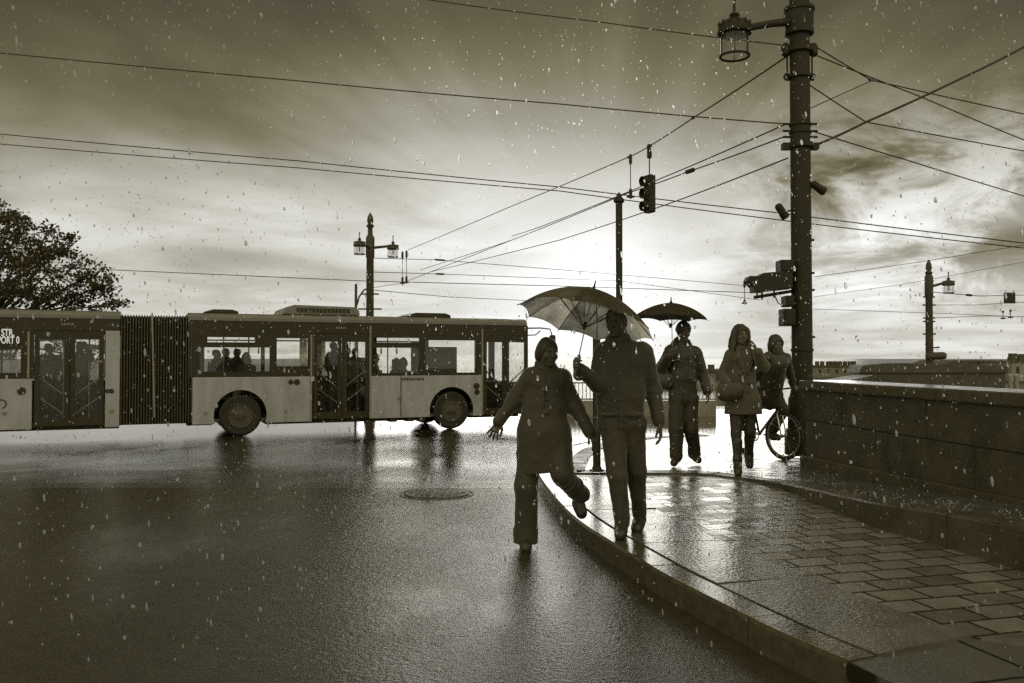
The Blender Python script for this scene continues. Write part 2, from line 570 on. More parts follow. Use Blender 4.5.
class MB:
    def __init__(self):
        self.v, self.f = [], []

    def add(self, vs, fs):
        b = len(self.v)
        self.v += [tuple(float(c) for c in p) for p in vs]
        self.f += [tuple(i + b for i in f) for f in fs]
        return self

    def box(self, lo, hi, rz=0.0, piv=None):
        x0, y0, z0 = lo
        x1, y1, z1 = hi
        vs = [(x0, y0, z0), (x1, y0, z0), (x1, y1, z0), (x0, y1, z0), (x0, y0, z1), (x1, y0, z1), (x1, y1, z1), (x0, y1, z1)]
        if rz:
            c, s = math.cos(rz), math.sin(rz)
            px, py = piv if piv else ((x0 + x1) / 2, (y0 + y1) / 2)
            vs = [(px + (x - px) * c - (y - py) * s, py + (x - px) * s + (y - py) * c, z) for x, y, z in vs]
        return self.add(vs, [(0, 3, 2, 1), (4, 5, 6, 7), (0, 1, 5, 4), (1, 2, 6, 5), (2, 3, 7, 6), (3, 0, 4, 7)])

    def obox(self, c, ax, ay, az):
        """box from centre and three half-axis vectors"""
        c, ax, ay, az = (np.array(q, float) for q in (c, ax, ay, az))
        vs = [c + sx * ax + sy * ay + sz * az for sz in (-1, 1) for sx, sy in ((-1, -1), (1, -1), (1, 1), (-1, 1))]
        return self.add(vs, [(0, 3, 2, 1), (4, 5, 6, 7), (0, 1, 5, 4), (1, 2, 6, 5), (2, 3, 7, 6), (3, 0, 4, 7)])

    def path(self, pts, rad, n=8, caps=True):
        pts = [np.array(p, float) for p in pts]
        if not hasattr(rad, '__len__'):
            rad = [rad] * len(pts)
        vs, fs = [], []
        up = None
        for i, p in enumerate(pts):
            t = pts[min(i + 1, len(pts) - 1)] - pts[max(i - 1, 0)]
            t = t / (np.linalg.norm(t) + 1e-12)
            if up is None:
                a = np.array([0, 0, 1.0]) if abs(t[2]) < 0.9 else np.array([1.0, 0, 0])
            else:
                a = up
            s = np.cross(t, a)
            s /= np.linalg.norm(s) + 1e-12
            up = np.cross(s, t)
            for k in range(n):
                an = 2 * math.pi * k / n
                vs.append(p + rad[i] * (math.cos(an) * s + math.sin(an) * up))
        for i in range(len(pts) - 1):
            for k in range(n):
                a, b = i * n + k, i * n + (k + 1) % n
                fs.append((a, b, b + n, a + n))
        if caps:
            fs.append(tuple(range(n))[::-1])
            fs.append(tuple(range((len(pts) - 1) * n, len(pts) * n)))
        return self.add(vs, fs)

    def lathe(self, prof, c=(0, 0, 0), n=20, axis=None, ref=None):
        """profile of (radius, height) about a vertical (or given) axis"""
        c = np.array(c, float)
        if axis is None:
            A, B, C = np.array([0, 0, 1.0]), np.array([1.0, 0, 0]), np.array([0, 1.0, 0])
        else:
            A = np.array(axis, float)
            A /= np.linalg.norm(A)
            h = np.array([0, 0, 1.0]) if abs(A[2]) < 0.9 else np.array([1.0, 0, 0])
            B = np.cross(h, A)
            B /= np.linalg.norm(B)
            C = np.cross(A, B)
        vs, fs = [], []
        for r, z in prof:
            for k in range(n):
                an = 2 * math.pi * k / n
                vs.append(c + A * z + r * (B * math.cos(an) + C * math.sin(an)))
        for i in range(len(prof) - 1):
            for k in range(n):
                a, b = i * n + k, i * n + (k + 1) % n
                fs.append((a, b, b + n, a + n))
        fs.append(tuple(range(n))[::-1])
        fs.append(tuple(range((len(prof) - 1) * n, len(prof) * n)))
        return self.add(vs, fs)

    def torus(self, c, axis, Rr, r, n=32, m=8, a0=0.0, a1=2 * math.pi):
        c, A = np.array(c, float), np.array(axis, float)
        A /= np.linalg.norm(A)
        h = np.array([0, 0, 1.0]) if abs(A[2]) < 0.9 else np.array([1.0, 0, 0])
        B = np.cross(h, A)
        B /= np.linalg.norm(B)
        C = np.cross(A, B)
        vs, fs = [], []
        for i in range(n):
            t = a0 + (a1 - a0) * i / n
            d = B * math.cos(t) + C * math.sin(t)
            for k in range(m):
                s = 2 * math.pi * k / m
                vs.append(c + d * (Rr + r * math.cos(s)) + A * r * math.sin(s))
        for i in range(n):
            for k in range(m):
                fs.append((i * m + k, ((i + 1) % n) * m + k, ((i + 1) % n) * m + (k + 1) % m, i * m + (k + 1) % m))
        return self.add(vs, fs)

    def prism(self, poly, y0, y1):
        """polygon in x-z extruded along y"""
        n = len(poly)
        vs = [(x, y0, z) for x, z in poly] + [(x, y1, z) for x, z in poly]
        fs = [tuple(range(n)), tuple(range(n, 2 * n))[::-1]]
        fs += [(i, i + n, (i + 1) % n + n, (i + 1) % n) for i in range(n)]
        return self.add(vs, fs)

    def prismz(self, poly, z0, z1):
        """polygon in x-y extruded along z (z0/z1 numbers or functions of x,y)"""
        n = len(poly)
        fz0 = z0 if callable(z0) else (lambda x, y: z0)
        fz1 = z1 if callable(z1) else (lambda x, y: z1)
        vs = [(x, y, fz0(x, y)) for x, y in poly] + [(x, y, fz1(x, y)) for x, y in poly]
        fs = [tuple(range(n))[::-1], tuple(range(n, 2 * n))]
        fs += [(i, (i + 1) % n, (i + 1) % n + n, i + n) for i in range(n)]
        return self.add(vs, fs)

    def panel(self, x0, x1, z0, z1, holes, y0, y1):
        """wall in x-z with rectangular holes, front y0, back y1"""
        xs = sorted({x0, x1, *[h[0] for h in holes], *[h[1] for h in holes]})
        zs = sorted({z0, z1, *[h[2] for h in holes], *[h[3] for h in holes]})
        xs = [x for x in xs if x0 <= x <= x1]
        zs = [z for z in zs if z0 <= z <= z1]
        nx, nz = len(xs) - 1, len(zs) - 1

        def solid(i, k):
            if i < 0 or k < 0 or i >= nx or k >= nz:
                return False
            cx, cz = (xs[i] + xs[i + 1]) / 2, (zs[k] + zs[k + 1]) / 2
            return not any(h[0] < cx < h[1] and h[2] < cz < h[3] for h in holes)
        for i in range(nx):
            for k in range(nz):
                if not solid(i, k):
                    continue
                a, b, c, d = xs[i], xs[i + 1], zs[k], zs[k + 1]
                self.add([(a, y0, c), (b, y0, c), (b, y0, d), (a, y0, d)], [(0, 1, 2, 3)])
                self.add([(a, y1, c), (b, y1, c), (b, y1, d), (a, y1, d)], [(3, 2, 1, 0)])
                if not solid(i - 1, k):
                    self.add([(a, y0, c), (a, y0, d), (a, y1, d), (a, y1, c)], [(0, 1, 2, 3)])
                if not solid(i + 1, k):
                    self.add([(b, y0, c), (b, y1, c), (b, y1, d), (b, y0, d)], [(0, 1, 2, 3)])
                if not solid(i, k - 1):
                    self.add([(a, y0, c), (a, y1, c), (b, y1, c), (b, y0, c)], [(0, 1, 2, 3)])
                if not solid(i, k + 1):
                    self.add([(a, y0, d), (b, y0, d), (b, y1, d), (a, y1, d)], [(0, 1, 2, 3)])
        return self

    def build(self, name, material, parent=None, world=True, smooth=False, bevel=0.0):
        me = bpy.data.meshes.new(name)
        me.from_pydata(self.v, [], self.f)
        me.update()
        if smooth:
            me.polygons.foreach_set('use_smooth', [True] * len(me.polygons))
        o = link_mesh(name, me, material, parent, world)
        if smooth:
            try:
                me.set_sharp_from_angle(angle=R(40))
            except Exception:
                pass
        if bevel:
            b = o.modifiers.new('bevel', 'BEVEL')
            b.width = bevel
            b.segments = 2
            b.limit_method = 'ANGLE'
        return o


# ------------------------------------------------------------------ implicit surfaces for figures
def nv(a):
    a = np.array(a, float)
    return a / (np.linalg.norm(a) + 1e-12)


class SDF:
    """smooth union of round cones and ellipsoids, turned into one continuous mesh"""

    def __init__(self, h):
        self.h = h
        self.ops = []

    def cone(self, a, b, ra, rb=None, k=0.02, flat=None, sub=False):
        rb = ra if rb is None else rb
        self.ops.append(('c', np.array(a, float), np.array(b, float), ra, rb, k, flat, sub))
        return self

    def chain(self, pts, rad, k=0.02, flat=None):
        for i in range(len(pts) - 1):
            self.cone(pts[i], pts[i + 1], rad[i], rad[i + 1], k, flat)
        return self

    def ell(self, c, r, axes=None, k=0.02, sub=False):
        A = np.eye(3) if axes is None else np.array(axes, float)
        self.ops.append(('e', np.array(c, float), np.array(r, float), A, k, sub))
        return self

    def cut(self, n, p):
        self.ops.append(('p', nv(n), np.array(p, float)))
        return self

    def noise(self, amp, freq, stretch=(1, 1, 1), seed=1):
        self.ops.append(('n', amp, freq, np.array(stretch, float), seed))
        return self

    def mesh(self, name):
        h = self.h
        lo, hi = np.full(3, 1e9), np.full(3, -1e9)
        for o in self.ops:
            if o[0] == 'c' and not o[7]:
                r = max(o[3], o[4])
                lo = np.minimum(lo, np.minimum(o[1], o[2]) - r)
                hi = np.maximum(hi, np.maximum(o[1], o[2]) + r)
            elif o[0] == 'e' and not o[5]:
                r = max(o[2])
                lo, hi = np.minimum(lo, o[1] - r), np.maximum(hi, o[1] + r)
        lo -= 4 * h + 0.02
        hi += 4 * h + 0.02
        dims = np.ceil((hi - lo) / h).astype(int) + 1
        D = np.full(dims, 0.3, np.float32)
        ax = [(lo[i] + h * np.arange(dims[i])).astype(np.float32) for i in range(3)]
        for o in self.ops:
            if o[0] in 'ce':
                if o[0] == 'c':
                    r, k = max(o[3], o[4]), o[5]
                    bl, bh = np.minimum(o[1], o[2]) - r - k - 3 * h, np.maximum(o[1], o[2]) + r + k + 3 * h
                else:
                    r, k = max(o[2]), o[4]
                    bl, bh = o[1] - r - k - 3 * h, o[1] + r + k + 3 * h
                i0 = np.clip(((bl - lo) / h).astype(int), 0, dims)
                i1 = np.clip(((bh - lo) / h).astype(int) + 2, 0, dims)
                if np.any(i1 <= i0):
                    continue
                sl = tuple(slice(i0[j], i1[j]) for j in range(3))
                X = ax[0][sl[0]][:, None, None]
                Y = ax[1][sl[1]][None, :, None]
                Z = ax[2][sl[2]][None, None, :]
                if o[0] == 'c':
                    a, b, ra, rb, k, flat, sub = o[1:]
                    q = [X - a[0], Y - a[1], Z - a[2]]
                    ba = b - a
                    if flat:
                        n, f = nv(flat[0]), flat[1]
                        g = 1 / f - 1
                        dn = q[0] * n[0] + q[1] * n[1] + q[2] * n[2]
                        q = [q[j] + g * n[j] * dn for j in range(3)]
                        ba = ba + g * n * np.dot(ba, n)
                    t = np.clip((q[0] * ba[0] + q[1] * ba[1] + q[2] * ba[2]) / (np.dot(ba, ba) + 1e-9), 0, 1)
                    d = np.sqrt((q[0] - t * ba[0]) ** 2 + (q[1] - t * ba[1]) ** 2 + (q[2] - t * ba[2]) ** 2) - (ra + t * (rb - ra))
                else:
                    c, rr, A, k, sub = o[1:]
                    q = [X - c[0], Y - c[1], Z - c[2]]
                    s = 0
                    for j in range(3):
                        s = s + ((q[0] * A[j][0] + q[1] * A[j][1] + q[2] * A[j][2]) / rr[j]) ** 2
                    d = (np.sqrt(s) - 1) * min(rr)
                E = D[sl]
                if sub:
                    d = -d
                    hh = np.maximum(k - np.abs(E - d), 0) / k
                    D[sl] = np.maximum(E, d) + hh * hh * k * 0.25
                else:
                    hh = np.maximum(k - np.abs(E - d), 0) / k
                    D[sl] = np.minimum(E, d) - hh * hh * k * 0.25
            elif o[0] == 'p':
                n, p = o[1], o[2]
                pl = (ax[0][:, None, None] - p[0]) * n[0] + (ax[1][None, :, None] - p[1]) * n[1] + (ax[2][None, None, :] - p[2]) * n[2]
                D = np.maximum(D, pl.astype(np.float32))
            elif o[0] == 'n':
                amp, fr, st, seed = o[1:]
                g = np.random.default_rng(seed)
                for _ in range(7):
                    v = g.normal(size=3)
                    v = v / np.linalg.norm(v) * st * fr * g.uniform(0.6, 1.6)
                    ph = g.uniform(0, 6.28)
                    arg = ax[0][:, None, None] * v[0] + ax[1][None, :, None] * v[1] + ax[2][None, None, :] * v[2] + ph
                    D = D + (amp / 3.0) * np.sin(arg).astype(np.float32)
                if amp >= 0.004:                  # sharper creases of cloth
                    for _ in range(4):
                        v = g.normal(size=3) * st
                        v = v / np.linalg.norm(v) * fr * g.uniform(0.7, 1.3)
                        w = g.normal(size=3)
                        w = w / np.linalg.norm(w) * fr * 0.45
                        ph = g.uniform(0, 6.28, 2)
                        wa = 1.6 * np.sin(ax[0][:, None, None] * w[0] + ax[1][None, :, None] * w[1] + ax[2][None, None, :] * w[2] + ph[1])
                        arg = ax[0][:, None, None] * v[0] + ax[1][None, :, None] * v[1] + ax[2][None, None, :] * v[2] + ph[0] + wa
                        D = D - (amp * 0.55) * ((1 - np.abs(np.sin(arg))) ** 2.5).astype(np.float32)
        return nets(name, D, lo, h)


def nets(name, D, lo, h):
    ins = D < 0
    c = ins[:-1, :-1, :-1]
    alls, anys = c.copy(), c.copy()
    for i in (0, 1):
        for j in (0, 1):
            for k in (0, 1):
                b = ins[i:ins.shape[0] - 1 + i, j:ins.shape[1] - 1 + j, k:ins.shape[2] - 1 + k]
                alls &= b
                anys |= b
    act = anys & ~alls
    I = np.argwhere(act)
    idx = np.full(act.shape, -1, np.int64)
    idx[act] = np.arange(len(I))
    acc, cnt = np.zeros((len(I), 3)), np.zeros(len(I))
    cor = [(i, j, k) for i in (0, 1) for j in (0, 1) for k in (0, 1)]
    for a in cor:
        for b in cor:
            if sum(b) - sum(a) == 1 and all(y >= x for x, y in zip(a, b)):
                da = D[I[:, 0] + a[0], I[:, 1] + a[1], I[:, 2] + a[2]]
                db = D[I[:, 0] + b[0], I[:, 1] + b[1], I[:, 2] + b[2]]
                m = (da < 0) != (db < 0)
                t = np.where(m, da / np.where(m, da - db, 1), 0)
                pa, pb = np.array(a, float), np.array(b, float)
                acc[m] += pa + t[m][:, None] * (pb - pa)
                cnt[m] += 1
    V = lo + h * (I + acc / cnt[:, None])
    Q = []
    for axn in range(3):
        o1, o2 = [(1, 2), (2, 0), (0, 1)][axn]
        s0 = [slice(None)] * 3
        s1 = [slice(None)] * 3
        s0[axn], s1[axn] = slice(0, -1), slice(1, None)
        A, B = ins[tuple(s0)], ins[tuple(s1)]
        E = np.argwhere(A != B)
        ok = np.all([(E[:, q] > 0) & (E[:, q] < D.shape[q] - 1) for q in (o1, o2)], axis=0)
        E = E[ok]
        flip = A[E[:, 0], E[:, 1], E[:, 2]]
        e1, e2 = np.zeros(3, int), np.zeros(3, int)
        e1[o1], e2[o2] = 1, 1
        f = lambda q: idx[q[:, 0], q[:, 1], q[:, 2]]
        q = np.stack([f(E - e1 - e2), f(E - e2), f(E), f(E - e1)], 1)
        q[~flip] = q[~flip][:, ::-1]
        Q.append(q)
    Q = np.concatenate(Q)
    me = bpy.data.meshes.new(name)
    me.vertices.add(len(V))
    me.vertices.foreach_set('co', V.astype(np.float32).ravel())
    me.loops.add(Q.size)
    me.loops.foreach_set('vertex_index', Q.astype(np.int32).ravel())
    me.polygons.add(len(Q))
    me.polygons.foreach_set('loop_start', np.arange(0, Q.size, 4, dtype=np.int32))
    me.polygons.foreach_set('loop_total', np.full(len(Q), 4, np.int32))
    me.update(calc_edges=True)
    me.polygons.foreach_set('use_smooth', np.ones(len(Q), bool))
    return me


def sdf_part(S, name, material, parent, world=True):
    return link_mesh(name, S.mesh(name), material, parent, world)


# ------------------------------------------------------------------ world: Nishita sky behind a storm sky with the sun low in front
SUN_AZ, SUN_EL = math.atan(88 / 860), R(5.0)
SUN_DIR = np.array([math.sin(SUN_AZ) * math.cos(SUN_EL), math.cos(SUN_AZ) * math.cos(SUN_EL), math.sin(SUN_EL)])


def build_world():
    w = bpy.data.worlds.new('World')
    scene.world = w
    w.use_nodes = True
    nt = w.node_tree
    nt.nodes.clear()
    N, L = nt.nodes, nt.links

    def S(x):
        return x

    def mth(op, a, b=None, c=None, clamp=False):
        n = N.new('ShaderNodeMath')
        n.operation = op
        n.use_clamp = clamp
        for i, q in enumerate((a, b, c)):
            if q is None:
                continue
            if isinstance(q, (int, float)):
                n.inputs[i].default_value = q
            else:
                L.new(q, n.inputs[i])
        return n.outputs[0]

    def smooth(x, a, b, lo=0.0, hi=1.0):
        n = N.new('ShaderNodeMapRange')
        n.interpolation_type = 'SMOOTHSTEP'
        L.new(x, n.inputs['Value'])
        n.inputs['From Min'].default_value = a
        n.inputs['From Max'].default_value = b
        n.inputs['To Min'].default_value = lo
        n.inputs['To Max'].default_value = hi
        return n.outputs['Result']

    def dot(vec, v):
        n = N.new('ShaderNodeVectorMath')
        n.operation = 'DOT_PRODUCT'
        L.new(vec, n.inputs[0])
        n.inputs[1].default_value = tuple(v)
        return n.outputs['Value']

    def comb(x, y, z):
        n = N.new('ShaderNodeCombineXYZ')
        for i, q in enumerate((x, y, z)):
            if isinstance(q, (int, float)):
                n.inputs[i].default_value = q
            else:
                L.new(q, n.inputs[i])
        return n.outputs[0]

    def noise(vec, scale, detail=5, rough=0.6, dist=0.0):
        n = N.new('ShaderNodeTexNoise')
        L.new(vec, n.inputs['Vector'])
        n.inputs['Scale'].default_value = scale
        n.inputs['Detail'].default_value = detail
        n.inputs['Roughness'].default_value = rough
        n.inputs['Distortion'].default_value = dist
        return n.outputs['Fac']

    def ramp(x, stops):
        n = N.new('ShaderNodeValToRGB')
        L.new(x, n.inputs['Fac'])
        e = n.color_ramp.elements
        while len(e) < len(stops):
            e.new(0.5)
        for i, (p, c) in enumerate(stops):
            e[i].position = p
            e[i].color = c if isinstance(c, tuple) else (c, c, c, 1)
        n.color_ramp.interpolation = 'LINEAR'
        return n.outputs['Color']

    tc = N.new('ShaderNodeTexCoord')
    d = tc.outputs['Generated']
    sp = N.new('ShaderNodeSeparateXYZ')
    L.new(d, sp.inputs[0])
    dx, dy, dz = sp.outputs
    adz = mth('ABSOLUTE', dz)
    base = ramp(adz, [(0.0, 0.58), (0.06, 0.53), (0.12, 0.41), (0.18, 0.29), (0.25, 0.18), (0.31, 0.095), (0.36, 0.05), (0.43, 0.03), (0.6, 0.03), (1.0, 0.15)])
    # sun frame
    s = SUN_DIR
    a_ax = nv(np.cross([0, 0, 1], s))
    a_ax = -a_ax
    b_ax = np.cross(a_ax, s)
    b_ax = b_ax if b_ax[2] > 0 else -b_ax
    c = mth('MAXIMUM', dot(d, s), 0.0)
    a, b = dot(d, a_ax), dot(d, b_ax)
    phi = mth('ARCTAN2', a, b)
    # layered clouds seen in perspective
    inv = mth('DIVIDE', 1.0, mth('ADD', adz, 0.09))
    cv = comb(mth('MULTIPLY', dx, inv), mth('MULTIPLY', dy, inv), 0.0)
    n1 = noise(cv, 0.85, 8, 0.58, 0.4)
    n2 = noise(comb(dx, dy, mth('MULTIPLY', dz, 2.4)), 7.5, 10, 0.64, 0.6)
    soft = noise(d, 2.6, 4, 0.5, 0.3)
    right = smooth(dx, 0.16, 0.36)
    lowband = mth('MULTIPLY', smooth(adz, 0.02, 0.08), smooth(adz, 0.30, 0.17))
    puff = mth('MULTIPLY', mth('MULTIPLY', right, lowband), mth('SUBTRACT', smooth(n2, 0.38, 0.64), 0.26))
    wisps = mth('MULTIPLY_ADD', smooth(n1, 0.35, 0.7), 0.44, 0.78)
    blot = mth('MULTIPLY_ADD', smooth(soft, 0.3, 0.7), 0.5, 0.75)
    lum = mth('MULTIPLY', mth('MULTIPLY', base, wisps), blot)
    # shafts of light and rain fanning out from the sun
    rn = noise(comb(mth('MULTIPLY', phi, 1.0), 0.0, mth('MULTIPLY', c, 1.5)), 3.1, 3, 0.55)
    rays = smooth(rn, 0.32, 0.66, -1.0, 1.0)
    rmask = mth('MULTIPLY', smooth(c, 0.9975, 0.965), smooth(c, 0.72, 0.90))
    rmask = mth('MULTIPLY', rmask, smooth(b, -0.02, 0.06))
    lum = mth('MULTIPLY', lum, mth('MULTIPLY_ADD', mth('MULTIPLY', rays, rmask), 0.42, 1.0))
    lum = mth('ADD', lum, mth('MULTIPLY', puff, 0.56))
    # one dark curtain of rain above the sun
    cur = mth('MULTIPLY', smooth(mth('ABSOLUTE', mth('ADD', phi, 0.36)), 0.34, 0.05), smooth(c, 0.995, 0.972))
    cur = mth('MULTIPLY', cur, smooth(c, 0.88, 0.95))
    lum = mth('MULTIPLY', lum, mth('SUBTRACT', 1.0, mth('MULTIPLY', cur, 0.30)))
    glow = mth('ADD', mth('MULTIPLY', mth('POWER', c, 72.0), 0.52), mth('MULTIPLY', mth('POWER', c, 16.0), 0.06))
    def lobe(px, py, n_, amp):
        v = nv(P(px, py, 1.0) - np.array([0, 0, CAM_H]))
        return mth('MULTIPLY', mth('POWER', mth('MAXIMUM', dot(d, v), 0.0), n_), amp)
    brk = mth('MULTIPLY', mth('ADD', lobe(440, 195, 170.0, 0.24), lobe(380, 285, 200.0, 0.07)), mth('MULTIPLY_ADD', n1, 1.0, 0.5))
    glow = mth('ADD', glow, brk)
    core = mth('MULTIPLY', mth('POWER', c, 900.0), 0.4)
    lum = mth('ADD', lum, mth('ADD', glow, core))
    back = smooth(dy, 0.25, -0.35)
    backl = mth('MULTIPLY_ADD', n1, 0.25, BACK_FILL)
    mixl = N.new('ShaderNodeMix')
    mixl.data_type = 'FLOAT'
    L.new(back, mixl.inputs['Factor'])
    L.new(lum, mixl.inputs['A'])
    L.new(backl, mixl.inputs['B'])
    lum = mth('MAXIMUM', mixl.outputs['Result'], 0.03)
    tintc = ramp(lum, [(0.0, (1.10, 0.92, 0.38, 1)), (0.1, (1.08, 0.93, 0.46, 1)), (0.3, (1.03, 0.975, 0.79, 1)), (0.6, (1.01, 1.0, 0.9, 1)), (0.85, (1.0, 1.0, 0.975, 1))])
    vm = N.new('ShaderNodeVectorMath')
    vm.operation = 'SCALE'
    L.new(tintc, vm.inputs[0])
    L.new(lum, vm.inputs['Scale'])
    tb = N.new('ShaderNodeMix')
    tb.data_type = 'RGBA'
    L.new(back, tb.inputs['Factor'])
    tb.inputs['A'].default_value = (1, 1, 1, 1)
    tb.inputs['B'].default_value = (1.03, 0.965, 0.78, 1)  # olive tint of that added fill, so dark surfaces turn olive
    vm2 = N.new('ShaderNodeVectorMath')
    vm2.operation = 'MULTIPLY'
    L.new(vm.outputs['Vector'], vm2.inputs[0])
    L.new(tb.outputs['Result'], vm2.inputs[1])
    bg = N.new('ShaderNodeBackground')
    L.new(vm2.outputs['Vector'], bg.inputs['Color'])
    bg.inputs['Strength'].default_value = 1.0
    # clear sky behind the clouds, drained of its blue like the toned photograph
    sky = N.new('ShaderNodeTexSky')
    sky.sky_type = 'NISHITA'
    sky.sun_disc = False
    sky.sun_elevation = SUN_EL
    sky.sun_rotation = SUN_AZ
    bw = N.new('ShaderNodeRGBToBW')
    L.new(sky.outputs['Color'], bw.inputs[0])
    cl = mth('MINIMUM', bw.outputs[0], 3.0)
    bg2 = N.new('ShaderNodeBackground')
    L.new(comb(cl, mth('MULTIPLY', cl, 0.95), mth('MULTIPLY', cl, 0.8)), bg2.inputs['Color'])
    bg2.inputs['Strength'].default_value = 0.012
    add = N.new('ShaderNodeAddShader')
    L.new(bg.outputs[0], add.inputs[0])
    L.new(bg2.outputs[0], add.inputs[1])
    out = N.new('ShaderNodeOutputWorld')
    L.new(add.outputs[0], out.inputs['Surface'])
    w.cycles.sampling_method = 'MANUAL'
    w.cycles.sample_map_resolution = 1024


BACK_FILL = 0.52  # level of the unseen sky behind the camera, raised as added fill
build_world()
sl = bpy.data.lights.new('sun', 'SUN')
sl.energy = 0.6
sl.angle = R(32)
sl.color = (1.0, 0.97, 0.88)
so = bpy.data.objects.new('sun', sl)
COL.objects.link(so)
so.rotation_euler = Vector(SUN_DIR).to_track_quat('Z', 'Y').to_euler()
so.location = (10, 60, 20)

scene.view_settings.view_transform = 'Standard'
scene.view_settings.look = 'None'
scene.view_settings.exposure = 0
scene.view_settings.gamma = 1
scene.render.engine = 'CYCLES'
scene.cycles.max_bounces = 8
scene.cycles.transparent_max_bounces = 16
scene.cycles.caustics_reflective = False
scene.cycles.caustics_refractive = False
scene.cycles.use_denoising = False
scene.cycles.sample_clamp_indirect = 6

# ------------------------------------------------------------------ ground
def g(y):
    t = min(1, max(0, (y - 9.5) / 7.0))
    return -0.35 * t * t * (3 - 2 * t)


def build_ground():
    ys = [-40, -10, -3, 0] + [i * 0.5 for i in range(1, 41)] + [22, 25, 28, 31]
    xs = [-3000, -600, -150, -50, -20, -10, -5, 0, 5, 10, 20, 50, 150, 600, 3000]
    v = [(x, y, g(y)) for y in ys for x in xs]
    n = len(xs)
    f = [(j * n + i, j * n + i + 1, (j + 1) * n + i + 1, (j + 1) * n + i) for j in range(len(ys) - 1) for i in range(n - 1)]
    mb = MB().add(v, f)
    o = mb.build('road', M['asphalt'], smooth=True)
    tag(o, kind='structure')
    # the embankment drops to the river, which reaches the horizon
    MBq = MB().add([(-3000, 31.0, g(31)), (3000, 31.0, g(31)), (3000, 31.3, g(31)), (-3000, 31.3, g(31)), (-3000, 31.4, -6.3), (3000, 31.4, -6.3)], [(0, 1, 2, 3), (3, 2, 5, 4)])
    tag(MBq.build('embankment', M['granite']), kind='structure')
    tag(MB().add([(-4000, 31.2, -6), (4000, 31.2, -6), (4000, 8000, -6), (-4000, 8000, -6)], [(0, 1, 2, 3)]).build('river', M['river']), kind='structure')


build_ground()
PAV = 0.15
kerb_px = [(538, 475), (552.7, 496), (570, 514), (588, 528), (613, 544), (661, 573), (719, 603), (777, 632), (847, 662)]


def on_z(px, py, z):
    a = P(px, py, 1.0)
    dz = (a[2] - CAM_H)
    t = (z - CAM_H) / dz
    return np.array([a[0] * t, t])


kerb_front = [on_z(x, y, PAV) for x, y in kerb_px]
kerb_back = [np.array(q) for q in [(3.4, 15.6), (2.2, 15.2), (1.3, 14.3), (0.72, 13.2), (0.42, 12.0), (0.29, 10.9)]]


def smooth_line(pts, n=6):
    out = []
    for i in range(len(pts) - 1):
        p0, p1, p2, p3 = pts[max(i - 1, 0)], pts[i], pts[i + 1], pts[min(i + 2, len(pts) - 1)]
        for k in range(n):
            t = k / n
            out.append(0.5 * ((2 * p1) + (-p0 + p2) * t + (2 * p0 - 5 * p1 + 4 * p2 - p3) * t * t + (-p0 + 3 * p1 - 3 * p2 + p3) * t ** 3))
    out.append(pts[-1])
    return out


def offset_line(pts, d):
    out = []
    for i, p in enumerate(pts):
        t = pts[min(i + 1, len(pts) - 1)] - pts[max(i - 1, 0)]
        t = t / np.linalg.norm(t)
        out.append(p + d * np.array([-t[1], t[0]]))   # to the left of travel
    return out


KL = smooth_line(kerb_back + kerb_front)          # travels towards the camera; pavement on its left hand
KI = offset_line(KL, 0.20)
KS = offset_line(KL, 0.20 + 0.62)
LOW = PAV - 0.006
KL2 = [KL[-1], np.array([2.05, 2.45]), np.array([2.9, 0.4]), np.array([3.3, -3.0])]
KI2 = offset_line(KL2, 0.20)
KI2[0] = KI[-1]


def strip(a, b, z, name, m, z0=-0.45, kind='structure'):
    """a solid strip between two lines with its top at z"""
    mb = MB()
    n = len(a)
    vs = [(p[0], p[1], z) for p in a] + [(p[0], p[1], z) for p in b] + [(p[0], p[1], z0) for p in a] + [(p[0], p[1], z0) for p in b]
    fs = []
    for i in range(n - 1):
        fs.append((i, i + 1, n + i + 1, n + i))
        fs.append((i, 2 * n + i, 2 * n + i + 1, i + 1))
        fs.append((n + i, n + i + 1, 3 * n + i + 1, 3 * n + i))
    fs.append((0, n, 3 * n, 2 * n))
    fs.append((n - 1, 3 * n - 1, 4 * n - 1, 2 * n - 1))
    mb.add(vs, fs)
    o = mb.build(name, m)
    tag(o, kind=kind)
    return o


# kerb stones: cut the line into stones about 1.1 m long with narrow gaps
def kerb():
    acc = [0.0]
    for i in range(len(KL) - 1):
        acc.append(acc[-1] + np.linalg.norm(KL[i + 1] - KL[i]))
    acc = np.array(acc)

    def at(s, line):
        return np.array([np.interp(s, acc, [p[0] for p in line]), np.interp(s, acc, [p[1] for p in line])])
    mb = MB()
    s = 0.0
    KX = offset_line(KL, 0.175)
    while s < acc[-1] - 0.05:
        e = min(s + 1.15, acc[-1])
        ss = np.linspace(s + 0.004, e - 0.004, 7)
        z = PAV + 0.006 + random.uniform(-0.003, 0.004)
        A = [at(q, KL) for q in ss]
        B = [at(q, KX) for q in ss]
        n = len(ss)
        bev = 0.018
        top = [(*(a + (b - a) * (bev / 0.2)), z) for a, b in zip(A, B)]
        edge = [(*a, z - bev) for a in A]
        bk = [(*b, z) for b in B]
        bt = [(*a, -0.45) for a in A]
        bb = [(*b, -0.45) for b in B]
        fs = []
        for i in range(n - 1):
            fs += [(i, i + 1, 2 * n + i + 1, 2 * n + i), (n + i, n + i + 1, i + 1, i), (3 * n + i, 3 * n + i + 1, n + i + 1, n + i), (2 * n + i, 2 * n + i + 1, 4 * n + i + 1, 4 * n + i)]
        fs += [(0, 2 * n, 4 * n, 3 * n, n), (n - 1, 2 * n - 1, 4 * n - 1, 5 * n - 1, 3 * n - 1)]
        mb.add(top + edge + bk + bt + bb, fs)
        s = e
    tag(mb.build('kerb', M['kerbstone']), kind='structure')


kerb()


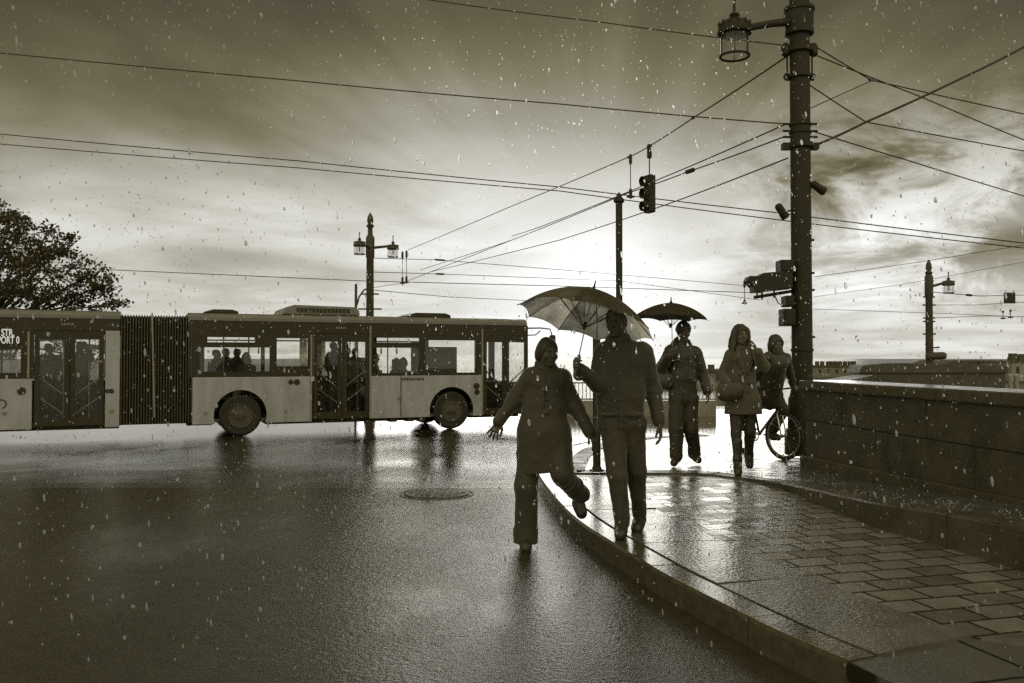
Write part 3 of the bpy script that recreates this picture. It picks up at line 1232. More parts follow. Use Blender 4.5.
def slab_strip():
    acc = [0.0]
    for i in range(len(KL) - 1):
        acc.append(acc[-1] + np.linalg.norm(KL[i + 1] - KL[i]))

    def at(s_, line):
        return np.array([np.interp(s_, acc, [p[0] for p in line]), np.interp(s_, acc, [p[1] for p in line])])
    mb = MB()
    q = acc[-1]
    KA, KB = offset_line(KL, 0.198), offset_line(KL, 0.815)
    while q > 0.1:
        e = max(q - random.uniform(1.0, 1.75), 0.0)
        ss = np.linspace(q - 0.012, e + 0.012, 6)
        z = PAV + 0.004 + random.uniform(-0.002, 0.005)
        tl = random.uniform(-0.004, 0.004)
        A, B = [at(t, KA) for t in ss], [at(t, KB) for t in ss]
        n = len(ss)
        vs = [(*a, z + tl) for a in A] + [(*b, z - tl) for b in B] + [(*a, 0.0) for a in A] + [(*b, 0.0) for b in B]
        fs = []
        for i in range(n - 1):
            fs += [(i, i + 1, n + i + 1, n + i), (i, 2 * n + i, 2 * n + i + 1, i + 1), (n + i, n + i + 1, 3 * n + i + 1, 3 * n + i)]
        fs += [(0, n, 3 * n, 2 * n), (n - 1, 3 * n - 1, 4 * n - 1, 2 * n - 1)]
        mb.add(vs, fs)
        q = e
    tag(mb.build('slab_strip', M['slab']), kind='structure')


slab_strip()
strip(KL2, KI2, LOW + 0.004, 'lowered_kerb', M['lowpave'])
# pavement of small pavers, from the slab strip to beyond the terrace
pv = [tuple(p) for p in offset_line(KL, 0.817)] + [(2.45, 4.02), (6.5, 3.2), (9.0, 4.0), (14.0, 15.6)]
tag(MB().prismz(pv, -0.45, PAV).build('pavement', M['pave']), kind='structure')
lowp = [tuple(KI2[0])] + [tuple(p) for p in KI2[1:]] + [(6.5, -3.0), (6.5, 3.35), (2.45, 4.17), (2.15, 4.22)]
tag(MB().prismz(lowp, -0.45, LOW).build('lowered_pavement', M['lowpave']), kind='structure')

# terrace in front of the parapet, a low granite step that grows towards the camera
TE = [np.array(q) for q in [(0.62, 10.0), (1.49, 9.97), (2.2, 9.92), (2.54, 9.55), (2.76, 9.07), (2.84, 8.2), (2.90, 6.91), (3.08, 6.24), (3.24, 5.45), (3.65, 3.6), (4.4, 0.5), (4.9, -2)]]
TEs = smooth_line(TE, 5)


def tz(y):
    return 0.165 + 0.25 * min(1, max(0, (9.6 - y) / 3.9))


tp = [tuple(p) for p in TEs] + [(8.0, -2.0), (8.0, 15.2), (3.3, 15.0), (2.3, 14.6), (1.55, 13.7), (1.02, 12.6), (0.8, 11.6), (0.66, 10.6)]


def terrace():
    # top as a strip mesh so that it can follow its gentle slope
    mb = MB()
    left = [np.array(p) for p in tp[len(TEs) + 2:]][0:] + TEs      # from the far end down to the near end
    # left edge ordered by travel; right edge straight line x = 8
    n = len(left)
    vs = []
    for p in left:
        vs.append((p[0], p[1], tz(p[1])))
    for p in left:
        vs.append((8.0, p[1], tz(p[1])))
    for p in left:
        vs.append((p[0], p[1], -0.4))
    fs = []
    for i in range(n - 1):
        fs.append((i, i + 1, n + i + 1, n + i))
    mb.add(vs, fs)
    tag(mb.build('terrace', M['terrace']), kind='structure')
    # granite edge stones of the step
    acc = [0.0]
    for i in range(n - 1):
        acc.append(acc[-1] + np.linalg.norm(left[i + 1] - left[i]))
    inner = offset_line(left, 0.24)
    lx, ly = [p[0] for p in left], [p[1] for p in left]
    ix, iy = [p[0] for p in inner], [p[1] for p in inner]
    mb = MB()
    q = 0.0
    while q < acc[-1] - 0.1:
        e = min(q + 1.3, acc[-1])
        ss = np.linspace(q + 0.004, e - 0.004, 6)
        zo = random.uniform(0.003, 0.009)
        A = [(np.interp(t, acc, lx), np.interp(t, acc, ly)) for t in ss]
        B = [(np.interp(t, acc, ix), np.interp(t, acc, iy)) for t in ss]
        A = [(a[0] - 0.012 * (b[0] - a[0]) / 0.24, a[1] - 0.012 * (b[1] - a[1]) / 0.24) for a, b in zip(A, B)]
        m = len(ss)
        top = [(a[0] + (b[0] - a[0]) * 0.08, a[1] + (b[1] - a[1]) * 0.08, tz(a[1]) + zo) for a, b in zip(A, B)]
        edge = [(a[0], a[1], tz(a[1]) + zo - 0.015) for a in A]
        bot = [(a[0], a[1], -0.3) for a in A]
        bk = [(b[0], b[1], tz(b[1]) + zo) for b in B]
        f2 = []
        for i in range(m - 1):
            f2 += [(i, i + 1, 3 * m + i + 1, 3 * m + i), (m + i, m + i + 1, i + 1, i), (2 * m + i, 2 * m + i + 1, m + i + 1, m + i)]
        f2 += [(0, m, 2 * m), (0, 2 * m, 3 * m), (m - 1, 3 * m - 1, 2 * m - 1), (m - 1, 4 * m - 1, 3 * m - 1)]
        mb.add(top + edge + bot + bk, f2)
        q = e
    tag(mb.build('terrace_step', M['granite']), kind='structure')


terrace()

# ------------------------------------------------------------------ parapet along the terrace
def parapet():
    a, b = np.array([4.05, 6.76]), np.array([3.60, 10.6])
    a0 = a + (a - b) * 1.9
    t = nv(b - a0)
    nrm = np.array([t[1], -t[0]])      # away from the street
    Lw = np.linalg.norm(b - a0)
    root = thing('parapet', 'dark wet granite parapet with a bright wet cap along the pavement', 'wall', (a0[0], a0[1], 0.2))

    def pt(s, w):
        return a0 + t * s + nrm * w
    # courses of stone with open joints
    for za, zb_, off in ((None, 0.735, 0.0), (0.747, 1.103, 0.9)):
        mb = MB()
        s = -off
        while s < Lw - 0.02:
            e = min(s + 1.6, Lw)
            s0, s1 = max(s, 0.0) + 0.006, e - 0.006
            w = random.uniform(0.0, 0.008)
            q = [pt(s0, w), pt(s1, w), pt(s1, 0.5), pt(s0, 0.5)]
            mb.prismz([tuple(x) for x in q], (lambda x, y: tz(y) - 0.1) if za is None else za, zb_)
            s = e
        mb.build('stone_course', M['granite'], root)
    mb = MB()
    q = [pt(0, 0.02), pt(Lw, 0.02), pt(Lw, 0.48), pt(0, 0.48)]
    mb.prismz([tuple(x) for x in q], lambda x, y: tz(y) - 0.05, 1.10)
    mb.build('core', M['tyre'], root)
    mb = MB()
    s = -0.05
    while s < Lw + 0.04:
        e = min(s + 2.1, Lw + 0.05)
        q = [pt(s + 0.003, -0.05), pt(e - 0.003, -0.05), pt(e - 0.003, 0.55), pt(s + 0.003, 0.55)]
        mb.prismz([tuple(x) for x in q], 1.108, 1.225)
        s = e
    mb.build('cap', M['granite_cap'], root, bevel=0.02)
    mb = MB()
    q = [pt(0, -0.07), pt(Lw, -0.07), pt(Lw, -0.003), pt(0, -0.003)]
    mb.prismz([tuple(x) for x in q], lambda x, y: tz(y) - 0.1, lambda x, y: tz(y) + 0.14)
    mb.build('plinth', M['granite'], root, bevel=0.015)


parapet()

# manhole
def manhole():
    c = on_z(437, 494, 0.0)
    root = thing('manhole_cover', 'dark round iron manhole cover set in the wet road', 'manhole', (c[0], c[1], 0))
    MB().torus((c[0], c[1], -0.012), (0, 0, 1), 0.40, 0.022, 40, 6).build('frame', M['granite'], root, smooth=True)
    mb = MB()
    mb.lathe([(0.36, 0.001), (0.36, 0.012), (0.345, 0.016)], (c[0], c[1], 0), 36)
    for i in range(-4, 5):
        for j in range(-4, 5):
            if i * i + j * j < 17:
                mb.box((c[0] + i * 0.072 - 0.024, c[1] + j * 0.072 - 0.024, 0.0158), (c[0] + i * 0.072 + 0.024, c[1] + j * 0.072 + 0.024, 0.023))
    mb.build('lid', M['granite'], root)


manhole()

# ------------------------------------------------------------------ lamp posts
def lantern(parent, c, dia=0.40, tilt=0.0, mi='iron'):
    """hanging drum lantern, c = centre of its glass; every piece below the lantern part"""
    k = dia / 0.40
    c = np.array(c, float)
    mb = MB()
    mb.lathe([(0.205 * k, 0.13 * k), (0.225 * k, 0.145 * k), (0.225 * k, 0.175 * k), (0.21 * k, 0.19 * k), (0.205 * k, 0.26 * k), (0.17 * k, 0.30 * k), (0.08 * k, 0.325 * k), (0.045 * k, 0.34 * k)], c, 24)
    for i in range(12):
        an = i * math.pi / 6
        mb.lathe([(0.018 * k, 0.24 * k), (0.022 * k, 0.27 * k), (0.006 * k, 0.305 * k)], c + np.array([math.cos(an), math.sin(an), 0]) * 0.20 * k, 6)
    cap = mb.build('lantern_cap', M[mi], parent, smooth=True)
    mb = MB()
    mb.lathe([(0.04 * k, 0.335 * k), (0.05 * k, 0.37 * k), (0.07 * k, 0.39 * k), (0.045 * k, 0.42 * k), (0.018 * k, 0.44 * k), (0.016 * k, 0.58 * k), (0.026 * k, 0.61 * k), (0.006 * k, 0.66 * k)], c, 10)
    mb.build('finial', M[mi], cap, smooth=True)
    mb = MB()
    nseg = 32
    vs = [c + np.array([0.18 * k * math.cos(2 * math.pi * i / nseg), 0.18 * k * math.sin(2 * math.pi * i / nseg), z * k]) for z in (-0.145, 0.14) for i in range(nseg)]
    mb.add(vs, [(i, (i + 1) % nseg, nseg + (i + 1) % nseg, nseg + i) for i in range(nseg)])
    mb.build('lantern_glass', M['glass_lamp'], parent, smooth=True)
    mb = MB()
    mb.torus(c + [0, 0, -0.15 * k], (0, 0, 1), 0.187 * k, 0.017 * k, 32, 8)
    for i in range(6):
        an = i * math.pi / 3 + 0.3
        q = c + np.array([math.cos(an), math.sin(an), 0]) * 0.192 * k
        mb.path([q + [0, 0, -0.15 * k], q + [0, 0, 0.145 * k]], 0.006 * k, 6)
    mb.build('lantern_cage', M[mi], parent, smooth=True)
    mb = MB()
    mb.lathe([(0.02 * k, 0.13 * k), (0.026 * k, 0.06 * k), (0.03 * k, 0.03 * k), (0.03 * k, -0.05 * k), (0.01 * k, -0.07 * k)], c, 10)
    mb.build('lamp_bulb', M['curtain'], parent, smooth=True)


def main_post():
    D = 11.7
    b = P(803, 370, D)
    X, z0 = b[0] - 0.01, 0.19
    X2 = P(798.5, 0, D)[0]
    root = thing('street_lamp', 'tall thick iron tram pole with one hanging drum lantern near the parapet end', 'street lamp', (X, D, z0))

    def zc(py):
        return P(800, py, D)[2]

    def ctr(z):
        return np.array([X + (X2 - X) * (z - 1.4) / (zc(0) - 1.4) * 0.6, D, z])
    ztop = zc(-48)
    mb = MB()
    zs = np.linspace(z0, ztop, 14)
    mb.path([ctr(z) for z in zs], [0.140 - 0.008 * (z - z0) / (ztop - z0) for z in zs], 24)
    mb.build('pole', M['iron'], root, smooth=True)
    mb = MB()
    mb.lathe([(0.24, 0.0), (0.24, 0.32), (0.20, 0.36), (0.19, 0.75), (0.165, 0.82), (0.15, 0.9)], ctr(z0), 24)
    mb.build('pole_base', M['iron'], root, smooth=True)
    for py, w, h in ((20, 0.055, 0.34), (10, 0.072, 0.07), (33, 0.06, 0.07), (50, 0.05, 0.10), (77, 0.035, 0.06), (146, 0.045, 0.08), (125, 0.02, 0.05), (133, 0.02, 0.04), (350, 0.02, 0.05)):
        r = 0.132 + w
        MB().lathe([(r - 0.02, -h / 2), (r, -h / 2 + 0.012), (r, h / 2 - 0.012), (r - 0.02, h / 2)], ctr(zc(py)), 24).build('collar', M['iron'], root, smooth=True)
    MB().lathe([(0.12, 0), (0.15, 0.04), (0.11, 0.1), (0.16, 0.2), (0.08, 0.36), (0.02, 0.46)], ctr(ztop), 16).build('finial', M['iron'], root, smooth=True)
    # insulator lugs and the two side rods
    for sx in (-1, 1):
        mb = MB()
        c = ctr(zc(50)) + [sx * 0.19, 0, 0]
        mb.lathe([(0.03, -0.09), (0.06, -0.06), (0.06, 0.05), (0.03, 0.09)], c, 12)
        mb.path([c + [-sx * 0.02, 0, 0], [c[0] - sx * 0.02, D, zc(77)]], 0.012, 6)
        mb.torus([c[0] - sx * 0.02, D, zc(77)], (0, 1, 0), 0.04, 0.016, 16, 6)
        mb.build('side_rod', M['iron'], root, smooth=True)
        for py in (124, 131, 137):
            q = ctr(zc(py))
            MB().path([q + [sx * 0.11, 0, 0], q + [sx * 0.235, 0, 0]], 0.016, 6).build('wire_lug', M['iron'], root)
        q = ctr(zc(146))
        mb = MB()
        mb.box((q[0] + sx * 0.19 - 0.06, D - 0.06, q[2] - 0.05), (q[0] + sx * 0.19 + 0.05, D + 0.06, q[2] + 0.035))
        mb.build('wire_bracket', M['iron'], root, smooth=True)
    # arm and lantern
    c = P(734.5, 45, D - 0.35)
    a0 = ctr(zc(21))
    mb = MB()
    e = c + [0.13, 0.03, 0.23]
    mb.path([a0, a0 * 0.5 + e * 0.5 + [0, 0, 0.015], e], [0.065, 0.05, 0.045], 10)
    mb.torus(a0 * 0.82 + e * 0.18, nv(e - a0), 0.06, 0.018, 16, 6)
    arm = mb.build('arm', M['iron'], root, smooth=True)
    lantern(root, c, 0.405)
    # climbing lugs lower down
    for py in (240, 273, 290, 337):
        q = ctr(zc(py))
        MB().path([q + [0.1, 0, 0], q + [0.175, 0, 0]], 0.018, 6).build('lug', M['iron'], root)
    return root, ctr, zc


POST, PCTR, PZ = main_post()


def pole_fittings():
    D = 11.7
    # two small floodlights on brackets
    for (px, py, ang, bx, lab) in ((781.5, 211, 0.9, 790, 'small dark floodlight clamped to the thick pole on its bus side'),
                                   (818, 187.5, -0.55, 809, 'stubby dark floodlight clamped to the thick pole on its parapet side')):
        c = P(px, py, D - 0.05)
        o = thing('floodlight', lab, 'floodlight', c, group='floodlights on the thick pole')
        ax = np.array([math.cos(ang) * (1 if ang > 0 else 1), 0.25, -math.sin(ang)]) if ang > 0 else np.array([math.cos(ang), 0.2, math.sin(ang)])
        MB().lathe([(0.03, -0.11), (0.05, -0.09), (0.055, 0.03), (0.062, 0.10), (0.05, 0.115)], c, 12, axis=ax).build('housing', M['iron'], o, smooth=True)
        e = PCTR(c[2])
        sx = 1 if px < 800 else -1
        MB().path([c, [e[0] - sx * 0.125, D - 0.02, c[2] + 0.01]], 0.014, 6).build('bracket', M['iron'], o)
    # signal head turned sideways on its bracket, seen from behind
    a = P(771, 281, D - 0.1)
    o = thing('traffic_signal', 'dark hooded traffic signal held level on the thick pole bracket', 'traffic light', a)
    pix = [(752, 293), (751.5, 287), (745, 281.5), (747.5, 276.5), (757, 276.8), (761, 273.6), (775, 272.4), (790, 271), (790, 289)]
    pts = [P(x, y, D - 0.1) for x, y in pix]
    MB().prism([(p[0], p[2]) for p in pts], D - 0.22, D + 0.02).build('housing', M['iron'], o, bevel=0.012)
    for x, y in ((757, 283), (768, 281.5), (779, 280)):
        c = P(x, y, D - 0.1) + [0, 0.12, 0]
        MB().lathe([(0.065, 0.0), (0.068, 0.10), (0.060, 0.10), (0.058, 0.02)], c, 14, axis=(-0.1, 1, 0.02)).build('visor', M['iron'], o, smooth=True)
    mb = MB()
    mb.path([P(754, 297.5, D - 0.1), P(775, 294, D - 0.1), P(793, 291, D)], 0.022, 8)
    for x, y in ((757, 292), (762, 296), (774, 294)):
        q = P(x, y, D - 0.1)
        mb.path([q + [0, 0, 0.06], q - [0, 0, 0.05]], 0.012, 6)
    mb.build('bracket', M['iron'], o)
    MB().path([P(775, 296, D - 0.1), P(778, 303, D - 0.1), P(784, 306, D - 0.1), P(789, 304, D - 0.1)], 0.008, 6).build('cable', M['iron'], o)
    for nm, x0, x1, y0, y1, lab in (('control_box', 778, 792, 260.5, 273, 'flat dark metal box bolted to the thick pole above the hooded signal'),
                                    ('control_box', 783.5, 792, 296, 307, 'smallest dark box on the thick pole below the signal bracket'),
                                    ('sign_box', 781, 793, 309, 326, 'dark square box on the thick pole above the cyclist')):
        p0, p1 = P(x0, y1, D - 0.1), P(x1, y0, D - 0.1)
        o = thing(nm, lab, 'metal box', (p0 + p1) / 2, group='boxes on the thick pole')
        MB().box((p0[0], D - 0.22, p0[2]), (p1[0], D + 0.02, p1[2])).build('box_shell', M['iron'], o, bevel=0.012)
        MB().box((p0[0] + 0.02, D - 0.235, p0[2] + 0.02), (p1[0] - 0.03, D - 0.2225, p1[2] - 0.02)).build('lid', M['iron'], o, bevel=0.006)


pole_fittings()


def far_post(px, D, pytop, lamps, base_z, lab, r=0.15, extras=()):
    X = P(px, 300, D)[0]
    root = thing('street_lamp', lab, 'street lamp', (X, D, base_z), group='street lamps')
    zt = P(px, pytop + 3.5, D)[2]
    zl = P(px, lamps[0][1] - 2, D)[2]
    mb = MB()
    mb.lathe([(r * 1.7, 0), (r * 1.7, 0.5), (r * 1.3, 0.6), (r * 1.15, 0.9), (r, zl - base_z - 0.35), (r * 1.2, zl - base_z - 0.3), (r * 1.2, zl - base_z + 0.35), (r * 0.72, zl - base_z + 0.45), (r * 0.62, zt - base_z - 0.35), (r * 1.1, zt - base_z - 0.25), (r * 0.7, zt - base_z - 0.2)], (X, D, base_z), 16)
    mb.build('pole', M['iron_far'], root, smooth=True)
    MB().lathe([(r * 0.5, -0.22), (r * 0.9, -0.1), (r * 0.75, 0.05), (r * 0.15, 0.2)], (X, D, zt), 12).build('finial', M['iron_far'], root, smooth=True)
    for lx, ly, dd in lamps:
        c = P(lx, ly, D + dd)
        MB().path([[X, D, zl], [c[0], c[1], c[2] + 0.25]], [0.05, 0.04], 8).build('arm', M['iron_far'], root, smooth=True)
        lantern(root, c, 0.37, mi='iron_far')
    for py, w in extras:
        z = P(px, py, D)[2]
        MB().path([[X - w, D, z], [X + w, D, z]], 0.03, 6).build('wire_bracket', M['iron_far'], root)
    return root


lp = far_post(370, 29.3, 215, [(359.5, 250, -1.0), (393, 253, 0.4)], g(29), 'iron lamp post with two drum lanterns rising behind the bus roof', 0.125, ((294, 0.3), (309, 0.4)))
# short bracket post beside it
_c = P(356, 300, 28.7)
_o = thing('bracket_post', 'thin bracket post with curved stay beside the twin lantern lamp post', 'post', (_c[0], 28.7, g(29)))
MB().path([[_c[0], 28.7, g(29)], P(356, 284, 28.7)], 0.045, 8).build('post', M['iron_far'], _o)
MB().path([P(357, 305, 28.7), P(359, 297, 28.7), P(364, 290, 28.7), P(369, 288, 28.7)], 0.03, 6).build('stay', M['iron_far'], _o)
rp = far_post(929, 29.5, 262, [(948.5, 289, 0.3)], g(29), 'iron lamp post with a single drum lantern standing beyond the parapet', 0.115, ((297, 0.2), (305, 0.22), (318, 0.2), (321.5, 0.2), (334, 0.22)))
_c = P(936, 356, 29.4)
_o = thing('camera_housing', 'small dark camera housing on the lamp post beyond the parapet', 'camera', _c)
MB().lathe([(0.09, -0.33), (0.13, -0.3), (0.13, 0.25), (0.1, 0.33)], _c, 12, axis=(1, 0, 0.03)).build('housing', M['iron_far'], _o, smooth=True)
MB().path([_c + [-0.3, 0.05, 0], _c + [-0.1, 0, 0.28], _c + [0.12, 0, 0.3]], 0.03, 6).build('mount', M['iron_far'], _o)


def slim_post(px, D, py, r, zb, lab, cap=True):
    top = P(px, py, D)
    o = thing('slim_post', lab, 'post', (top[0], D, zb))
    MB().lathe([(r, 0), (r, top[2] - zb - 0.08), (r * 0.8, top[2] - zb - 0.06)], (top[0], D, zb), 14).build('post', M['iron'], o, smooth=True)
    if cap:
        MB().lathe([(r * 0.9, -0.09), (r * 1.6, -0.06), (r * 1.6, -0.02), (r * 1.0, 0.0), (r * 0.7, 0.05), (r * 0.1, 0.09)], top, 12).build('cap', M['iron'], o, smooth=True)
    MB().lathe([(r * 1.9, 0.0), (r * 1.9, 0.015), (r * 1.3, 0.025), (r * 1.1, 0.05), (r, 0.06)], (top[0], D, zb), 14).build('foot', M['iron'], o, smooth=True)
    return o


slim_post(619, 13.2, 198, 0.052, 0.195, 'tall thin round post with a small cap rising behind the man')
slim_post(596.5, 9.95, 312, 0.045, 0.195, 'dark round post on the pavement between the striding couple', False)

# ------------------------------------------------------------------ traffic signal hung from the wire
def hung_signal():
    D = 19.0
    c = P(649.5, 194, D)
    o = thing('hanging_signal', 'dark three lamp traffic signal hung from a wire over the road', 'traffic light', c)
    rz = R(-52)
    ax = np.array([math.cos(rz), math.sin(rz), 0])         # towards the back of the head
    face = np.array([-math.cos(R(28)), -math.sin(R(28)), 0])
    side = np.array([-face[1], face[0], 0])
    MB().obox(c, face * 0.085, side * 0.125, (0, 0, 0.42)).build('housing', M['iron'], o, bevel=0.03)
    for k in (-1, 0, 1):
        q = c + face * 0.08 + [0, 0, k * 0.275]
        vis = MB()
        vis.lathe([(0.105, 0), (0.112, 0.04), (0.112, 0.13), (0.105, 0.13), (0.098, 0.03)], q, 16, axis=face + [0, 0, -0.08])
        v = vis.build('visor', M['iron'], o, smooth=True)
        MB().lathe([(0.105, 0.02), (0.09, 0.045), (0.02, 0.06)], q, 16, axis=face).build('lens', M['leather'], v, smooth=True)
    t = P(648, 147, D)
    MB().path([c + [0, 0, 0.42], [c[0], c[1], t[2]]], 0.014, 6).build('hanger', M['iron'], o)
    MB().box(c + [-0.05, -0.05, t[2] - c[2] - 0.25], c + [0.05, 0.05, t[2] - c[2] + 0.06]).build('insulator', M['iron'], o, bevel=0.02)


hung_signal()

# ------------------------------------------------------------------ overhead wires
def wire(pts, lab, r=0.009, sag=0.0, cat='wire', knots=()):
    """pts: (px, py, depth) along the wire; it hangs a little between them"""
    W = [P(*p) for p in pts]
    line = []
    for i in range(len(W) - 1):
        n = 12
        for k in range(n):
            t = k / n
            q = W[i] * (1 - t) + W[i + 1] * t
            line.append(q - [0, 0, sag * 4 * t * (1 - t)])
    line.append(W[-1])
    mb = MB().path(line, r, 6)
    o = mb.build('overhead_wire', M['wire'], None, smooth=True)
    tag(o, lab, cat, 'overhead wires')
    for (px, py, D, l, rr) in knots:
        c = P(px, py, D)
        i = int(np.argmin([np.linalg.norm(q - c) for q in line]))
        t = nv(line[min(i + 1, len(line) - 1)] - line[max(i - 1, 0)])
        c = line[i]
        k = MB().lathe([(rr * 0.4, -l / 2), (rr, -l / 3), (rr, l / 3), (rr * 0.4, l / 2)], c, 8, axis=t)
        k.build('insulator', M['wire'], o, smooth=True)
    return o


D0 = 11.7
wire([(-90, 44, 15), (300, 81, 13.4), (560, 104, 12.5), (786, 124, D0)], 'long wire from the middle of the thick pole high over the bus', 0.009, 0.01)
wire([(330, -14, 14), (430, 0, 13.3), (600, 22, 12.5), (782, 45, D0)], 'topmost wire running past the big lantern to the thick pole', 0.008, 0.01)
wire([(-90, 124, 21), (0, 134, 20), (300, 161, 19), (560, 187, 18), (780, 213, 17), (1024, 243, 16), (1100, 252, 16)], 'upper of the two parallel trolley wires over the whole street', 0.0115, 0.01)
wire([(-90, 136, 21.6), (0, 144, 20.6), (300, 168, 19.6), (560, 191, 18.6), (780, 220, 17.6), (1024, 248, 16.6), (1100, 257, 16.6)], 'lower of the two parallel trolley wires over the whole street', 0.0115, 0.01)
wire([(786, 57, D0), (693, 118, 15.5), (648, 147, 19), (629, 157, 20.5), (512, 206, 29), (408, 250, 38)], 'steep span wire from the thick pole carrying the hanging traffic signal', 0.012, 0.01, knots=((693, 118, 15.5, 0.15, 0.025), (629, 158, 20.5, 0.15, 0.03)))
wire([(786, 124, D0), (662, 178, 16), (545, 225, 23), (512, 236, 28)], 'span wire leaving the thick pole just above the turnbuckle wire', 0.010, 0.01)
wire([(786, 136, D0), (690, 171, 14.5), (628, 193, 17.5), (512, 240, 26), (420, 270, 36)], 'span wire with a thick dark turnbuckle near the thick pole', 0.010, 0.01, knots=((687, 172, 14.5, 0.36, 0.04),))
wire([(788, 158, D0), (668, 204, 16), (560, 240, 22), (430, 272, 34)], 'lowest sloping span wire from the thick pole towards the twin lantern post', 0.010, 0.01)
wire([(813, 45, D0), (871, 80, 12.6), (1024, 114, 14), (1110, 132, 15)], 'wire from the top bracket of the thick pole to the tangled joint', 0.009, 0.004, knots=((871, 80, 12.6, 0.12, 0.02),))
wire([(813, 54, D0), (919, 96, 13), (1024, 140, 14.5), (1100, 172, 15.5)], 'wire from the top bracket crossing under the tangled joint', 0.009, 0.006)
wire([(871, 81, 12.6), (811, 108, 12.3)], 'short wire from the tangled joint back behind the thick pole', 0.008, 0.0)
wire([(808, 84, D0), (866, 122, 12.5), (1024, 151, 14.2), (1100, 164, 15)], 'wire bending at the thick cable below the tangled joint', 0.009, 0.004)
wire([(816, 145, D0), (866, 122, 12.2), (960, 79, 12.8), (1024, 47, 13.4), (1090, 14, 14)], 'thickest dark cable climbing steeply from the pole bracket', 0.018, 0.01)
wire([(812, 131, D0), (900, 158, 13), (1024, 196, 15), (1100, 219, 16)], 'wire sloping down from the pole bracket beneath the thickest cable', 0.009, 0.004)
wire([(813, 277, 30), (920, 262, 28), (1024, 245, 26), (1100, 232, 25)], 'faint wire rising from the thick pole over the far lamp post', 0.010, 0.0)
wire([(813, 309, 36), (930, 313, 36), (1024, 317, 36), (1100, 320, 36)], 'lowest faint wire at the far lamp post beyond the parapet', 0.011, 0.0)
wire([(813, 297, 40), (905, 284, 38), (1024, 262, 36), (1100, 249, 34)], 'second faint wire rising behind the far lamp post', 0.010, 0.0)
wire([(931, 292, 29.5), (980, 296, 34), (1024, 295, 32), (1100, 293, 31)], 'wire from the far lamp post holding the hanging square sign', 0.014, 0.0, knots=((965, 295, 33, 0.9, 0.045),))
wire([(931, 305, 29.5), (975, 305, 35), (1024, 302, 33), (1090, 298, 31)], 'wire below the hanging square sign at the far lamp post', 0.011, 0.0)
wire([(931, 318, 29.5), (985, 316, 35), (1090, 318, 33)], 'wire with two clamps beyond the hanging square sign', 0.011, 0.0)
wire([(-60, 262, 42), (115, 270, 40), (365, 281, 38), (560, 286, 38), (762, 293, 40)], 'faint wire between the tree and the twin lantern lamp post', 0.018, 0.0)
wire([(372, 258, 29.3), (440, 260, 36), (600, 273, 40), (760, 287, 44)], 'faint wire leaving the twin lantern post at lantern height', 0.014, 0.0, knots=((437, 260, 36, 0.7, 0.04),))
wire([(372, 272, 29.3), (440, 274, 36), (620, 281, 42), (760, 300, 46)], 'faint wire leaving the twin lantern post below its lanterns', 0.014, 0.0, knots=((440, 274, 36, 0.6, 0.04),))
wire([(372, 290, 29.3), (450, 297, 37), (600, 304, 44)], 'lowest faint wire leaving the twin lantern post', 0.013, 0.0)
wire([(372, 288, 29.3), (402, 283, 30), (512, 240, 26)], 'slanting pull wire near the twin lantern post', 0.010, 0.0)

# droppers hanging between the wires
def dropper(px, y0, y1, D, lab, w=0.03):
    a, b = P(px, y0, D), P(px, y1, D)
    o = thing('wire_dropper', lab, 'wire hanger', b, group='wire hangers')
    MB().path([a, b], w * 0.28, 6).build('rod', M['wire'], o)
    L_ = a[2] - b[2]
    for z in (a[2] - 0.1 * L_, b[2] + 0.1 * L_):
        MB().lathe([(w * 0.5, -0.12 * L_), (w, -0.08 * L_), (w, 0.08 * L_), (w * 0.5, 0.12 * L_)], (a[0], D, z), 8).build('insulator', M['wire'], o, smooth=True)
    MB().path([b + [-0.09, 0, 0.03], b + [0.09, 0, 0.03]], w * 0.7, 6).build('clamp', M['wire'], o)


dropper(630.5, 155, 198, 20.3, 'wire hanger with two insulators beside the hanging traffic signal', 0.04)
dropper(402.5, 252, 284, 33, 'thin wire hanger beside the twin lantern lamp post, nearer its lantern', 0.045)
dropper(406.5, 251, 283, 33.3, 'thin wire hanger beside the twin lantern lamp post, farther from its lantern', 0.045)
dropper(744.5, 283, 304, 30, 'wire hanger below the hooded signal of the thick pole', 0.045)
dropper(1003, 311, 319, 35, 'small wire clamp under the hanging square sign, nearer the lamp post', 0.05)
dropper(1010.5, 310, 318, 35, 'small wire clamp under the hanging square sign, farther from the lamp post', 0.05)
_c = P(1009.5, 298, 33)
_o = thing('hanging_sign', 'dark square sign hung on the wires beyond the parapet', 'sign', _c)
MB().box(_c + [-0.22, -0.02, -0.21], _c + [0.22, 0.02, 0.21]).build('sign_plate', M['iron'], _o, bevel=0.01)
MB().box(_c + [-0.20, -0.034, -0.19], _c + [0.20, -0.0215, 0.19]).build('sign_face', M['bus_black'], _o)
for sx in (-0.15, 0.15):
    MB().path([_c + [sx, 0, 0.2], _c + [sx, 0, 0.30]], 0.012, 6).build('hook', M['wire'], _o)

